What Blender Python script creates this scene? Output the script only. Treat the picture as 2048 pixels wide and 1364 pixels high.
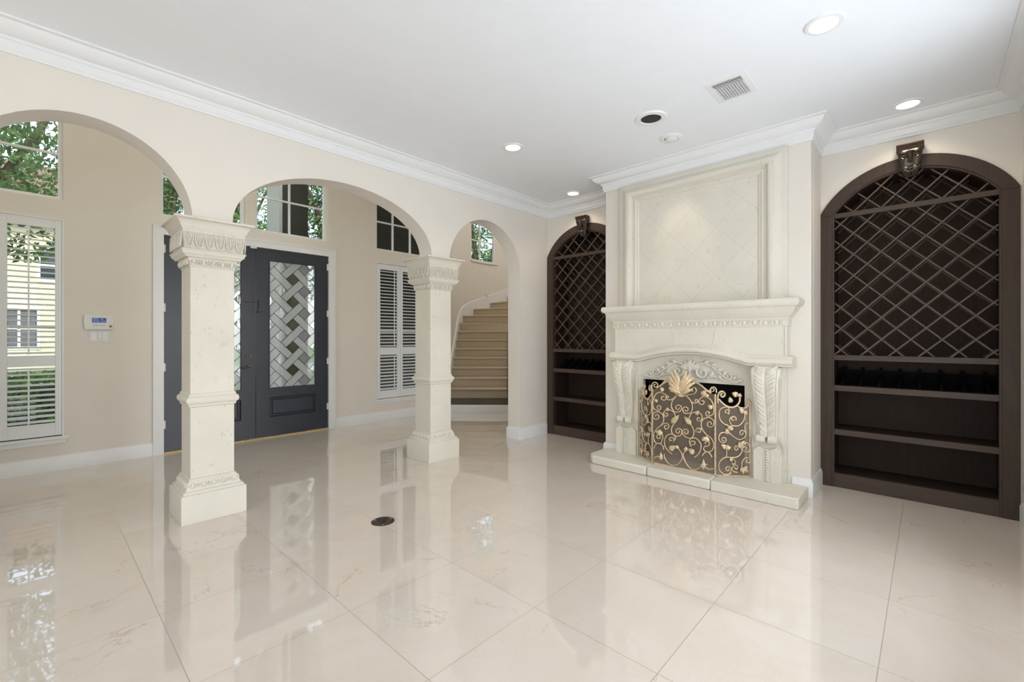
import bpy, bmesh, math, random
from mathutils import Vector, Matrix
random.seed(7)
for o in list(bpy.data.objects): bpy.data.objects.remove(o, do_unlink=True)
SC = bpy.context.scene
COL = SC.collection
PI = math.pi
R = math.radians
# ------------------------------------------------------------------ camera
YAW = 43.03                       # view direction, degrees from +x
EYE = 1.30
cam_d = bpy.data.cameras.new('camera'); cam = bpy.data.objects.new('camera', cam_d); COL.objects.link(cam)
cam.location = (0, 0, EYE)
cam.rotation_euler = (R(90), 0, R(YAW - 90))
cam_d.sensor_width = 36; cam_d.lens = 893.65 / 2048 * 36
cam_d.shift_y = (682 - 673.6) / 2048 * -1
cam_d.clip_start = 0.05; cam_d.clip_end = 300
SC.camera = cam
# ------------------------------------------------------------------ world, sun, large lights, exposure
SC.view_settings.view_transform = 'Standard'
SC.view_settings.look = 'None'
SC.view_settings.gamma = 1
SC.view_settings.exposure = -0.37
W = bpy.data.worlds.new('sky'); SC.world = W; W.use_nodes = True
wn = W.node_tree; wn.nodes.clear()
sky = wn.nodes.new('ShaderNodeTexSky'); sky.sky_type = 'NISHITA'; sky.sun_disc = False
sky.sun_elevation = R(48); sky.sun_rotation = R(180); sky.altitude = 50; sky.air_density = 1.0; sky.dust_density = 3.0
bg = wn.nodes.new('ShaderNodeBackground'); bg.inputs[1].default_value = 0.90
wo = wn.nodes.new('ShaderNodeOutputWorld')
mxw = wn.nodes.new('ShaderNodeMix'); mxw.data_type = 'RGBA'; mxw.inputs[0].default_value = 0.55
wn.links.new(sky.outputs[0], mxw.inputs[6]); mxw.inputs[7].default_value = (3.0, 3.1, 3.2, 1)
wn.links.new(mxw.outputs[2], bg.inputs[0]); wn.links.new(bg.outputs[0], wo.inputs[0])

def area(name, loc, rot, sx, sy, power, color):
    l = bpy.data.lights.new(name, 'AREA'); l.shape = 'RECTANGLE'; l.size = sx; l.size_y = sy
    l.energy = power; l.color = color
    o = bpy.data.objects.new(name, l); COL.objects.link(o); o.location = loc; o.rotation_euler = rot
    return o
sun_l = bpy.data.lights.new('sun', 'SUN'); sun_l.energy = 2.2; sun_l.angle = R(3); sun_l.color = (1, .96, .9)
sun = bpy.data.objects.new('sun', sun_l); COL.objects.link(sun); sun.rotation_euler = (R(48), 0, R(12))
# added area lights: daylight fill at unseen openings (wall_west, wall_south_2), high foyer, stair hall
for i, y in enumerate((-3.2, -.6, 2.2)):
    area('daylight_fill_west', (-5.25, y, 1.5), (0, R(-115), 0), 2.3, 1.1, 34, (.84, .92, 1.0))
for i, x in enumerate((-3.9, -2.2, -.5)):
    area('daylight_fill_south', (x, -5.25, 1.5), (R(122), 0, 0), 1.1, 2.3, 36, (.84, .92, 1.0))
for i, x in enumerate((1.55, 2.95)):
    area('daylight_fill_right', (x, -.80, 1.5), (R(114), 0, 0), 1.1, 2.3, 38, (.76, .87, 1.0))  # added area lights outside unseen openings right of the camera
for i, x in enumerate((-2.1, -.1, 1.9)):
    area('daylight_fill_foyer', (x, 6.75, 4.55), (R(-118), 0, 0), 1.2, 1.0, 76, (1.0, .945, .875))  # added fill outside the unseen high windows
area('stair_hall_fill', (*[c for c in (7.6, 5.9)], 5.1), (0, 0, 0), 1.4, 1.4, 46, (1, .98, .95))  # added lamp brightening the stairs, no fixture modelled

# ------------------------------------------------------------------ materials
def newmat(name):
    m = bpy.data.materials.new(name); m.use_nodes = True
    nt = m.node_tree; nt.nodes.clear()
    out = nt.nodes.new('ShaderNodeOutputMaterial')
    return m, nt, out
def N(nt, t, **kw):
    n = nt.nodes.new(t)
    for k, v in kw.items(): setattr(n, k, v)
    return n
def mth(nt, op, a, b=None, c=None):
    n = nt.nodes.new('ShaderNodeMath'); n.operation = op
    for i, v in enumerate((a, b, c)):
        if v is None: continue
        if isinstance(v, (int, float)): n.inputs[i].default_value = v
        else: nt.links.new(v, n.inputs[i])
    return n.outputs[0]
def mixc(nt, f, a, b, bt='MIX'):
    n = nt.nodes.new('ShaderNodeMix'); n.data_type = 'RGBA'; n.blend_type = bt
    for i, v in ((0, f), (6, a), (7, b)):
        if isinstance(v, (int, float)): n.inputs[i].default_value = v
        elif isinstance(v, tuple): n.inputs[i].default_value = (*v[:3], 1)
        else: nt.links.new(v, n.inputs[i])
    return n.outputs[2]
def ramp(nt, f, pts):
    n = nt.nodes.new('ShaderNodeValToRGB'); e = n.color_ramp.elements
    while len(e) < len(pts): e.new(.5)
    for i, (p, c) in enumerate(pts):
        e[i].position = p; e[i].color = (*c[:3], 1) if not isinstance(c, (int, float)) else (c, c, c, 1)
    nt.links.new(f, n.inputs[0]); return n.outputs[0]
def noise(nt, scale, detail=4, rough=.5, vec=None, dist=0):
    n = nt.nodes.new('ShaderNodeTexNoise'); n.inputs['Scale'].default_value = scale
    n.inputs['Detail'].default_value = detail; n.inputs['Roughness'].default_value = rough; n.inputs['Distortion'].default_value = dist
    if vec is not None: nt.links.new(vec, n.inputs['Vector'])
    return n.outputs['Fac']
def bump(nt, h, strength, dist=.01):
    n = nt.nodes.new('ShaderNodeBump'); n.inputs['Strength'].default_value = strength; n.inputs['Distance'].default_value = dist
    nt.links.new(h, n.inputs['Height']); return n.outputs[0]
def bsdf(nt, out, col, rough=.5, metal=0, normal=None, spec=.5):
    b = nt.nodes.new('ShaderNodeBsdfPrincipled')
    if isinstance(col, tuple): b.inputs['Base Color'].default_value = (*col[:3], 1)
    else: nt.links.new(col, b.inputs['Base Color'])
    if isinstance(rough, (int, float)): b.inputs['Roughness'].default_value = rough
    else: nt.links.new(rough, b.inputs['Roughness'])
    b.inputs['Metallic'].default_value = metal; b.inputs['Specular IOR Level'].default_value = spec
    if normal is not None: nt.links.new(normal, b.inputs['Normal'])
    nt.links.new(b.outputs[0], out.inputs[0]); return b
def pos(nt):
    return nt.nodes.new('ShaderNodeNewGeometry').outputs['Position']
def simple(name, col, rough=.5, metal=0, nscale=8, var=.04, bscale=0, bstr=0, spec=.5):
    m, nt, out = newmat(name); P = pos(nt)
    f = noise(nt, nscale, 4, .6, P)
    a = tuple(max(0, c * (1 - var)) for c in col); b = tuple(min(1, c * (1 + var)) for c in col)
    c = ramp(nt, f, [(.3, a), (.7, b)])
    nm = bump(nt, noise(nt, bscale, 5, .6, P), bstr) if bstr else None
    bsdf(nt, out, c, rough, metal, nm, spec); return m
M = {}
M['wall'] = simple('cream_wall_paint', (.805, .748, .668), .6, 0, 3, .015, 90, .03)
M['ceil'] = simple('white_ceiling_texture', (.90, .915, .935), .8, 0, 5, .01, 55, .12)
M['trim'] = simple('white_trim_paint', (.86, .86, .85), .35, 0, 5, .01)
M['shutter'] = simple('white_shutter_paint', (.86, .87, .87), .35, 0, 5, .01)
M['navy'] = simple('charcoal_navy_paint', (.032, .037, .052), .33, 0, 3, .10, 60, .03)
M['bronze'] = simple('dark_bronze', (.10, .080, .062), .35, .85, 40, .4)
M['gold'] = simple('antique_champagne_gold', (.74, .59, .39), .40, .55, 30, .22, 120, .15)
M['black'] = simple('black_metal', (.012, .012, .013), .4, 0, 20, .2)
M['soot'] = simple('sooty_firebox_lining', (.012, .012, .012), .9, 0, 9, .4, 40, .2)
M['carpet'] = simple('tan_stair_carpet', (.80, .665, .49), .95, 0, 160, .22, 400, .9)
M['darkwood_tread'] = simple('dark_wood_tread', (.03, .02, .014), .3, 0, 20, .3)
M['plastic'] = simple('ivory_plastic', (.78, .77, .72), .35, 0, 5, .01)
M['brass'] = simple('brass_threshold', (.62, .48, .24), .35, .6, 30, .15)
M['stucco'] = simple('beige_stucco', (.60, .54, .42), .9, 0, 4, .06, 60, .2)
M['porch_dark'] = simple('dark_boards_and_porch_shade', (.013, .013, .014), .6, 0, 3, .15)  # shade of the porch column front put into the colour; also the dark wing wall
M['porch_lit'] = simple('porch_lit_face', (.45, .46, .48), .6, 0, 3, .08)  # lit side of the porch column, light put into the colour
M['lawn'] = simple('lawn_grass', (.07, .16, .03), .9, 0, 6, .35, 80, .8)
M['road'] = simple('pale_concrete_road', (.42, .41, .38), .9, 0, 3, .08)
M['bark'] = simple('tree_bark', (.10, .07, .05), .9, 0, 9, .3, 30, .6)
M['rooftile'] = simple('brown_roof_shingle', (.16, .11, .08), .9, 0, 12, .2)
M['blueglass'] = simple('dark_window_glass', (.02, .03, .045), .1, 0, 3, .1)
M['speaker'] = simple('black_speaker_mesh', (.03, .03, .03), .7, 0, 300, .6, 700, .6)
M['spring'] = simple('white_eyeball_lamp', (.8, .8, .79), .4, 0, 4, .01)

def stone_mat(name, base, pit=.5, panel=None):
    m, nt, out = newmat(name); P = pos(nt)
    f = noise(nt, 2.5, 6, .6, P)
    c = ramp(nt, f, [(.3, tuple(x * .94 for x in base)), (.7, tuple(min(1, x * 1.04) for x in base))])
    mp = N(nt, 'ShaderNodeMapping'); mp.inputs['Scale'].default_value = (1, 1, .45); nt.links.new(P, mp.inputs['Vector'])
    v = noise(nt, 55, 3, .55, mp.outputs[0])
    region = noise(nt, 6, 2, .5, P)
    pm = mth(nt, 'MULTIPLY', ramp(nt, v, [(.63, 0), (.67, 1)]), ramp(nt, region, [(.40, 0), (.58, 1)]))
    c = mixc(nt, mth(nt, 'MULTIPLY', pm, pit * .7), c, (.42, .38, .30))
    h = mth(nt, 'SUBTRACT', mth(nt, 'MULTIPLY', noise(nt, 30, 5, .6, P), .3), pm)
    if panel:
        sp = N(nt, 'ShaderNodeSeparateXYZ'); nt.links.new(P, sp.inputs[0])
        y, z = sp.outputs[1], sp.outputs[2]
        ln = None
        for sgn, off in ((-1, .44), (1, 3.74)):
            q = mth(nt, 'ADD', z, mth(nt, 'MULTIPLY', y, sgn)); q = mth(nt, 'DIVIDE', mth(nt, 'SUBTRACT', q, off), .44)
            q = mth(nt, 'ABSOLUTE', mth(nt, 'SUBTRACT', mth(nt, 'FRACT', mth(nt, 'ADD', q, .5)), .5))
            q = mth(nt, 'LESS_THAN', q, .0045); ln = q if ln is None else mth(nt, 'MAXIMUM', ln, q)
        c = mixc(nt, mth(nt, 'MULTIPLY', ln, .55), c, (.50, .44, .34))
        h = mth(nt, 'SUBTRACT', h, mth(nt, 'MULTIPLY', ln, 1.0))
    bsdf(nt, out, c, .62, 0, bump(nt, h, .25, .004), .35); return m
M['stone'] = stone_mat('cream_cast_limestone', (.755, .71, .612))
M['stonep'] = stone_mat('diagonal_limestone_tiles', (.755, .71, .612), .5, True)

def wood_mat(name, base, axis=2, rough=.38, spec=.5):
    m, nt, out = newmat(name); P = pos(nt)
    mp = N(nt, 'ShaderNodeMapping'); s = [14, 14, 14]; s[axis] = 1.2
    mp.inputs['Scale'].default_value = s; nt.links.new(P, mp.inputs['Vector'])
    f = noise(nt, 3, 6, .65, mp.outputs[0], .6)
    blot = noise(nt, 4, 3, .5, P)
    c = ramp(nt, f, [(.25, tuple(x * .72 for x in base)), (.75, tuple(x * 1.25 for x in base))])
    c = mixc(nt, mth(nt, 'MULTIPLY', blot, .5), c, tuple(x * .6 for x in base))
    bsdf(nt, out, c, rough, 0, bump(nt, f, .05, .002), spec); return m
M['wood'] = wood_mat('espresso_stained_wood', (.066, .042, .029), 2, .42, .35)
M['woodh'] = wood_mat('espresso_stained_wood_rail', (.078, .052, .038), 1, .42, .35)
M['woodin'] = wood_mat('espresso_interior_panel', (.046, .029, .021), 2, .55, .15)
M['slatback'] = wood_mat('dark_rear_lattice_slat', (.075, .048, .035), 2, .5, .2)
M['slat'] = wood_mat('walnut_lattice_slat', (.125, .082, .062), 2, .45, .4)

def marble_floor():
    m, nt, out = newmat('polished_cream_marble_tile'); P = pos(nt)
    sp = N(nt, 'ShaderNodeSeparateXYZ'); nt.links.new(P, sp.inputs[0])
    gx = mth(nt, 'DIVIDE', mth(nt, 'SUBTRACT', sp.outputs[0], .402), .6205)
    gy = mth(nt, 'DIVIDE', mth(nt, 'SUBTRACT', sp.outputs[1], .146), .6205)
    def edge(g, w):
        q = mth(nt, 'ABSOLUTE', mth(nt, 'SUBTRACT', mth(nt, 'FRACT', mth(nt, 'ADD', g, .5)), .5))
        return mth(nt, 'LESS_THAN', q, w)
    line = mth(nt, 'MAXIMUM', edge(gx, .0026), mth(nt, 'MULTIPLY', edge(gy, .0026), .9))
    cx = N(nt, 'ShaderNodeCombineXYZ'); nt.links.new(mth(nt, 'FLOOR', gx), cx.inputs[0]); nt.links.new(mth(nt, 'FLOOR', gy), cx.inputs[1])
    wn_ = N(nt, 'ShaderNodeTexWhiteNoise'); nt.links.new(cx.outputs[0], wn_.inputs['Vector'])
    off = N(nt, 'ShaderNodeVectorMath', operation='SCALE'); nt.links.new(wn_.outputs['Color'], off.inputs[0]); off.inputs[3].default_value = 9
    vv = N(nt, 'ShaderNodeVectorMath', operation='ADD'); nt.links.new(P, vv.inputs[0]); nt.links.new(off.outputs[0], vv.inputs[1])
    cloud = noise(nt, 1.6, 6, .6, vv.outputs[0], 1.2)
    base = ramp(nt, cloud, [(.3, (.745, .65, .555)), (.7, (.795, .72, .635))])
    tone = mixc(nt, mth(nt, 'MULTIPLY', wn_.outputs['Value'], .15), base, (.70, .61, .52))
    vein_n = noise(nt, .75, 7, .60, vv.outputs[0], .9)
    vein = ramp(nt, mth(nt, 'ABSOLUTE', mth(nt, 'SUBTRACT', vein_n, .5)), [(0, 1), (.0030, 0)])
    vmask = ramp(nt, noise(nt, 1.5, 2, .5, vv.outputs[0]), [(.52, 0), (.60, 1)])
    tone = mixc(nt, mth(nt, 'MULTIPLY', mth(nt, 'MULTIPLY', vein, vmask), .55), tone, (.50, .33, .20))
    fine_n = noise(nt, 2.6, 8, .6, vv.outputs[0], 1.2)
    fine = ramp(nt, mth(nt, 'ABSOLUTE', mth(nt, 'SUBTRACT', fine_n, .5)), [(0, 1), (.012, 0)])
    tone = mixc(nt, mth(nt, 'MULTIPLY', fine, .12), tone, (.60, .47, .36))
    tone = mixc(nt, mth(nt, 'MULTIPLY', line, .75), tone, (.33, .25, .18))
    h = mth(nt, 'SUBTRACT', noise(nt, 7, 2, .5, P), mth(nt, 'MULTIPLY', line, .5))
    b = bsdf(nt, out, tone, mth(nt, 'ADD', .03, mth(nt, 'MULTIPLY', line, .4)), 0, bump(nt, h, .02, .006), .8)
    b.inputs['Coat Weight'].default_value = .55; b.inputs['Coat Roughness'].default_value = .008; b.inputs['Coat IOR'].default_value = 1.6
    return m
M['floor'] = marble_floor()

def glass_mat(name, tint=(1, 1, 1), refl=.10, rough=.02, diff=0.0, dcol=(.8, .8, .8), bscale=0, bstr=0, stretch=None):
    m, nt, out = newmat(name); P = pos(nt)
    nm = None
    if bstr:
        v = P
        if stretch:
            mp = N(nt, 'ShaderNodeMapping'); mp.inputs['Scale'].default_value = stretch; nt.links.new(P, mp.inputs['Vector']); v = mp.outputs[0]
        nm = bump(nt, noise(nt, bscale, 3, .5, v), bstr, .02)
    tr = N(nt, 'ShaderNodeBsdfTransparent'); tr.inputs[0].default_value = (*tint, 1)
    if bstr:
        tr = N(nt, 'ShaderNodeBsdfRefraction'); tr.inputs['Color'].default_value = (*tint, 1); tr.inputs['IOR'].default_value = 1.06
        tr.inputs['Roughness'].default_value = .04; nt.links.new(nm, tr.inputs['Normal'])
    gl = N(nt, 'ShaderNodeBsdfGlossy'); gl.inputs['Roughness'].default_value = rough
    if nm is not None: nt.links.new(nm, gl.inputs['Normal'])
    lw = N(nt, 'ShaderNodeLayerWeight'); lw.inputs[0].default_value = .5
    fac = mth(nt, 'MINIMUM', mth(nt, 'ADD', mth(nt, 'MULTIPLY', mth(nt, 'POWER', lw.outputs['Facing'], 5.0), .9), .045 + refl), 1.0)
    a = tr.outputs[0]
    if diff:
        df = N(nt, 'ShaderNodeBsdfTranslucent'); df.inputs[0].default_value = (*dcol, 1)
        d2 = N(nt, 'ShaderNodeBsdfDiffuse'); d2.inputs[0].default_value = (*dcol, 1)
        md = N(nt, 'ShaderNodeMixShader'); md.inputs[0].default_value = .3; nt.links.new(df.outputs[0], md.inputs[1]); nt.links.new(d2.outputs[0], md.inputs[2])
        mm = N(nt, 'ShaderNodeMixShader'); mm.inputs[0].default_value = diff; nt.links.new(a, mm.inputs[1]); nt.links.new(md.outputs[0], mm.inputs[2]); a = mm.outputs[0]
    mx = N(nt, 'ShaderNodeMixShader'); nt.links.new(fac, mx.inputs[0]); nt.links.new(a, mx.inputs[1]); nt.links.new(gl.outputs[0], mx.inputs[2])
    nt.links.new(mx.outputs[0], out.inputs[0]); return m
M['glass'] = glass_mat('clear_window_glass', (.93, .97, .95), .0)
M['g_rib'] = glass_mat('ribbed_grey_glass', (.82, .83, .82), .06, .15, .62, (.85, .85, .83))
M['g_wave'] = glass_mat('rippled_clear_glass', (.96, .97, .96), .02, .03, .30, (.95, .95, .95), 9, 1.0, (1, 1, .35))
M['g_olive'] = glass_mat('olive_bevelled_glass', (.42, .42, .27), .03, .06, .3, (.20, .20, .11))
def mesh_mat():
    m, nt, out = newmat('fine_bronze_wire_mesh')
    d = N(nt, 'ShaderNodeBsdfPrincipled'); d.inputs['Base Color'].default_value = (.30, .23, .17, 1); d.inputs['Roughness'].default_value = .6; d.inputs['Metallic'].default_value = .2
    t = N(nt, 'ShaderNodeBsdfTransparent'); mx = N(nt, 'ShaderNodeMixShader'); mx.inputs[0].default_value = .52
    nt.links.new(t.outputs[0], mx.inputs[1]); nt.links.new(d.outputs[0], mx.inputs[2]); nt.links.new(mx.outputs[0], out.inputs[0]); return m
M['mesh'] = mesh_mat()
def emit(name, col, s):
    m, nt, out = newmat(name); e = N(nt, 'ShaderNodeEmission'); e.inputs[0].default_value = (*col, 1); e.inputs[1].default_value = s
    nt.links.new(e.outputs[0], out.inputs[0]); return m
M['lamp'] = emit('lit_lamp_lens', (1, .95, .87), 5.0)
M['lcd'] = emit('blue_lcd_backlight', (.08, .12, .30), .9)
M['lcdtext'] = emit('pale_lcd_characters', (.6, .7, .9), .9)
def leaf_mat(name, c1, c2):
    m, nt, out = newmat(name); P = pos(nt)
    f = noise(nt, 3.5, 3, .6, P); c = ramp(nt, f, [(.35, c1), (.65, c2)])
    d = N(nt, 'ShaderNodeBsdfDiffuse'); t = N(nt, 'ShaderNodeBsdfTranslucent'); g = N(nt, 'ShaderNodeMixShader'); g.inputs[0].default_value = .45
    nt.links.new(c, d.inputs[0]); nt.links.new(c, t.inputs[0]); nt.links.new(d.outputs[0], g.inputs[1]); nt.links.new(t.outputs[0], g.inputs[2])
    nt.links.new(g.outputs[0], out.inputs[0]); return m
M['leaf'] = leaf_mat('oak_leaves', (.07, .14, .05), (.24, .36, .15))
M['leaf2'] = leaf_mat('hedge_leaves', (.05, .13, .02), (.22, .42, .06))

# ------------------------------------------------------------------ mesh building
class MB:
    def __init__(s): s.v = []; s.f = []; s.m = []; s.sm = []; s.mats = []
    def mi(s, mat):
        if mat is None: return 0
        if mat not in s.mats: s.mats.append(mat)
        return s.mats.index(mat)
    def add(s, vs, fs, mat=None, smooth=False):
        n = len(s.v); s.v += [tuple(v) for v in vs]; k = s.mi(mat)
        for f in fs: s.f.append(tuple(i + n for i in f)); s.m.append(k); s.sm.append(smooth)
    def box(s, x0, x1, y0, y1, z0, z1, mat=None):
        x0, x1 = sorted((x0, x1)); y0, y1 = sorted((y0, y1)); z0, z1 = sorted((z0, z1))
        s.add([(x0,y0,z0),(x1,y0,z0),(x1,y1,z0),(x0,y1,z0),(x0,y0,z1),(x1,y0,z1),(x1,y1,z1),(x0,y1,z1)],
              [(0,3,2,1),(4,5,6,7),(0,1,5,4),(1,2,6,5),(2,3,7,6),(3,0,4,7)], mat)
    def prism(s, poly, fn, h0, h1, mat=None, smooth=False):
        """poly: 2D points; fn(a, b, h) -> xyz"""
        n = len(poly)
        vs = [fn(a, b, h0) for a, b in poly] + [fn(a, b, h1) for a, b in poly]
        s.add(vs, [tuple(range(n - 1, -1, -1)), tuple(range(n, 2 * n))], mat)
        k = len(s.v) - 2 * n; q = s.mi(mat)
        for i in range(n):
            j = (i + 1) % n; s.f.append((k + i, k + j, k + n + j, k + n + i)); s.m.append(q); s.sm.append(smooth)
    def obox(s, c, ax, half, mat=None):
        c = Vector(c); a = [Vector(v).normalized() * h for v, h in zip(ax, half)]
        vs = [c + a[0] * i + a[1] * j + a[2] * k for k in (-1, 1) for i, j in ((-1, -1), (1, -1), (1, 1), (-1, 1))]
        s.add(vs, [(0,3,2,1),(4,5,6,7),(0,1,5,4),(1,2,6,5),(2,3,7,6),(3,0,4,7)], mat)
    def tube(s, pts, r, n=8, mat=None, closed=False, flat=None):
        """r: number or list; flat = (normal vector, factor) squashes the section along a direction"""
        P = [Vector(p) for p in pts]
        Q = [P[0]]; rr = [r[0] if isinstance(r, (list, tuple)) else r]
        for i in range(1, len(P)):
            if (P[i] - Q[-1]).length > 1e-5: Q.append(P[i]); rr.append(r[i] if isinstance(r, (list, tuple)) else r)
        P = Q; m = len(P)
        if m < 2: return
        vs = []; up = None
        for i in range(m):
            if closed: t = P[(i + 1) % m] - P[i - 1]
            else: t = P[min(i + 1, m - 1)] - P[max(i - 1, 0)]
            if t.length < 1e-9: t = Vector((0, 0, 1))
            t.normalize()
            if up is None:
                up = Vector((0, 0, 1)) if abs(t.z) < .9 else Vector((1, 0, 0))
            up = (up - t * up.dot(t)); 
            if up.length < 1e-6: up = t.orthogonal()
            up.normalize(); sd = t.cross(up)
            for k in range(n):
                a = 2 * PI * k / n; o = (up * math.cos(a) + sd * math.sin(a)) * rr[i]
                if flat: nv = flat[0]; o = o - nv * o.dot(nv) * (1 - flat[1])
                vs.append(P[i] + o)
        fs = []
        for i in range(m if closed else m - 1):
            for k in range(n):
                a = i * n + k; b = i * n + (k + 1) % n; c = ((i + 1) % m) * n + (k + 1) % n; d = ((i + 1) % m) * n + k
                fs.append((a, b, c, d))
        if not closed: fs += [tuple(range(n - 1, -1, -1)), tuple((m - 1) * n + k for k in range(n))]
        s.add(vs, fs, mat, True)
    def ell(s, c, r, nu=10, nv=7, mat=None, rot=None):
        vs = []; c = Vector(c)
        for j in range(1, nv):
            ph = PI * j / nv
            for i in range(nu):
                th = 2 * PI * i / nu; v = Vector((r[0] * math.sin(ph) * math.cos(th), r[1] * math.sin(ph) * math.sin(th), r[2] * math.cos(ph)))
                if rot is not None: v = rot @ v
                vs.append(c + v)
        t = Vector((0, 0, r[2])); b = -t
        if rot is not None: t = rot @ t; b = rot @ b
        vs += [c + t, c + b]; T = len(vs) - 2; fs = []
        for j in range(nv - 2):
            for i in range(nu): fs.append((j * nu + i, (j + 1) * nu + i, (j + 1) * nu + (i + 1) % nu, j * nu + (i + 1) % nu))
        for i in range(nu):
            fs.append((T, i, (i + 1) % nu)); fs.append((T + 1, (nv - 2) * nu + (i + 1) % nu, (nv - 2) * nu + i))
        s.add(vs, fs, mat, True)
    def lathe(s, prof, c, n=32, mat=None, smooth=True):
        """prof: (radius, z) list, around z through c"""
        vs = []; m = len(prof)
        for r_, z in prof:
            for k in range(n): a = 2 * PI * k / n; vs.append((c[0] + r_ * math.cos(a), c[1] + r_ * math.sin(a), c[2] + z))
        fs = [(i * n + k, i * n + (k + 1) % n, (i + 1) * n + (k + 1) % n, (i + 1) * n + k) for i in range(m - 1) for k in range(n)]
        s.add(vs, fs, mat, smooth)
        s.add([vs[k] for k in range(n)], [tuple(range(n))], mat); s.add([vs[(m - 1) * n + k] for k in range(n)], [tuple(range(n - 1, -1, -1))], mat)
    def sweep(s, path, prof, closed=False, mat=None, smooth=False):
        """path: 2D points (left side = positive offset); prof: (offset, z) closed section"""
        n = len(path); m = len(prof); vs = []
        for i in range(n):
            p = Vector(path[i]); a = Vector(path[i - 1]) if (closed or i) else None; b = Vector(path[(i + 1) % n]) if (closed or i < n - 1) else None
            d1 = (p - a).normalized() if a is not None else None; d2 = (b - p).normalized() if b is not None else None
            if d1 is None: d1 = d2
            if d2 is None: d2 = d1
            n1 = Vector((-d1.y, d1.x)); n2 = Vector((-d2.y, d2.x)); mt = n1 + n2; mt = mt / max(.1, mt.dot(n1))
            for o, z in prof: q = p + mt * o; vs.append((q.x, q.y, z))
        fs = []
        for i in range(n if closed else n - 1):
            for k in range(m): fs.append((i * m + k, i * m + (k + 1) % m, ((i + 1) % n) * m + (k + 1) % m, ((i + 1) % n) * m + k))
        if not closed: fs += [tuple(range(m)), tuple((n - 1) * m + k for k in range(m))]
        s.add(vs, fs, mat, smooth)
    def sqloft(s, cx, cy, prof, mat=None):
        """square rings: (half, z)"""
        vs = []
        for h, z in prof: vs += [(cx-h,cy-h,z),(cx+h,cy-h,z),(cx+h,cy+h,z),(cx-h,cy+h,z)]
        m = len(prof); fs = [(i*4+k, i*4+(k+1)%4, (i+1)*4+(k+1)%4, (i+1)*4+k) for i in range(m-1) for k in range(4)]
        fs += [(3, 2, 1, 0), tuple((m-1)*4+k for k in range(4))]
        s.add(vs, fs, mat)
    def build(s, name, mat=None, parent=None, bevel=0, seg=2, angle=30, loc=None, flat_shade=False):
        me = bpy.data.meshes.new(name)
        if loc is not None:
            L = Vector(loc); V = [tuple(Vector(v) - L) for v in s.v]
        elif parent is not None:
            L = parent_loc(parent); V = [tuple(Vector(v) - L) for v in s.v]
        else: V = s.v
        me.from_pydata(V, [], s.f)
        mats = s.mats if s.mats else [mat]
        for m_ in mats: me.materials.append(M[m_] if isinstance(m_, str) else m_)
        for p, k, q in zip(me.polygons, s.m, s.sm): p.material_index = k if s.mats else 0
        bm = bmesh.new(); bm.from_mesh(me); bmesh.ops.recalc_face_normals(bm, faces=bm.faces); bm.to_mesh(me); bm.free()
        if not flat_shade:
            for p in me.polygons: p.use_smooth = True
            me.set_sharp_from_angle(angle=R(38))
        o = bpy.data.objects.new(name, me); COL.objects.link(o)
        if parent is not None: o.parent = parent
        if loc is not None: o.location = loc
        if bevel:
            b = o.modifiers.new('bevel', 'BEVEL'); b.width = bevel; b.segments = seg; b.limit_method = 'ANGLE'; b.angle_limit = R(angle)
        return o
def parent_loc(p):
    L = Vector(p.location)
    while p.parent is not None: p = p.parent; L += Vector(p.location)
    return L
def tag(o, label=None, cat=None, group=None, kind=None):
    if label: o['label'] = label
    if cat: o['category'] = cat
    if group: o['group'] = group
    if kind: o['kind'] = kind
    return o
def thing(name, loc, label, cat, group=None, kind=None):
    o = bpy.data.objects.new(name, None); COL.objects.link(o); o.location = loc; o.empty_display_size = .1
    return tag(o, label, cat, group, kind)
def catmull(pts, k=5):
    P = [Vector(p) for p in pts]; out = []
    for i in range(len(P) - 1):
        p0 = P[max(i - 1, 0)]; p1 = P[i]; p2 = P[i + 1]; p3 = P[min(i + 2, len(P) - 1)]
        for j in range(k):
            t = j / k; out.append(.5 * ((2 * p1) + (p2 - p0) * t + (2 * p0 - 5 * p1 + 4 * p2 - p3) * t * t + (3 * p1 - p0 - 3 * p2 + p3) * t ** 3))
    out.append(P[-1]); return out
def arc(cx, cz, rx, rz, a0, a1, n):
    return [(cx + rx * math.cos(R(a0 + (a1 - a0) * i / n)), cz + rz * math.sin(R(a0 + (a1 - a0) * i / n))) for i in range(n + 1)]
def wall_holes(mb, fn, u0, u1, z0, z1, holes, t0, t1):
    """box cells of a wall with rectangular holes; fn maps (u, t, z)"""
    us = sorted({u0, u1} | {h[0] for h in holes} | {h[1] for h in holes}); zs = sorted({z0, z1} | {h[2] for h in holes} | {h[3] for h in holes})
    us = [u for u in us if u0 <= u <= u1]; zs = [z for z in zs if z0 <= z <= z1]
    for a, b in zip(us, us[1:]):
        run = None
        for c, d in zip(zs, zs[1:]):
            mu, mz = (a + b) / 2, (c + d) / 2
            solid = not any(h[0] < mu < h[1] and h[2] < mz < h[3] for h in holes)
            if solid: run = (run[0], d) if run else (c, d)
            if (not solid or d == zs[-1]) and run:
                p = fn(a, t0, run[0]); q = fn(b, t1, run[1]); mb.box(p[0], q[0], p[1], q[1], p[2], q[2]); run = None
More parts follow.
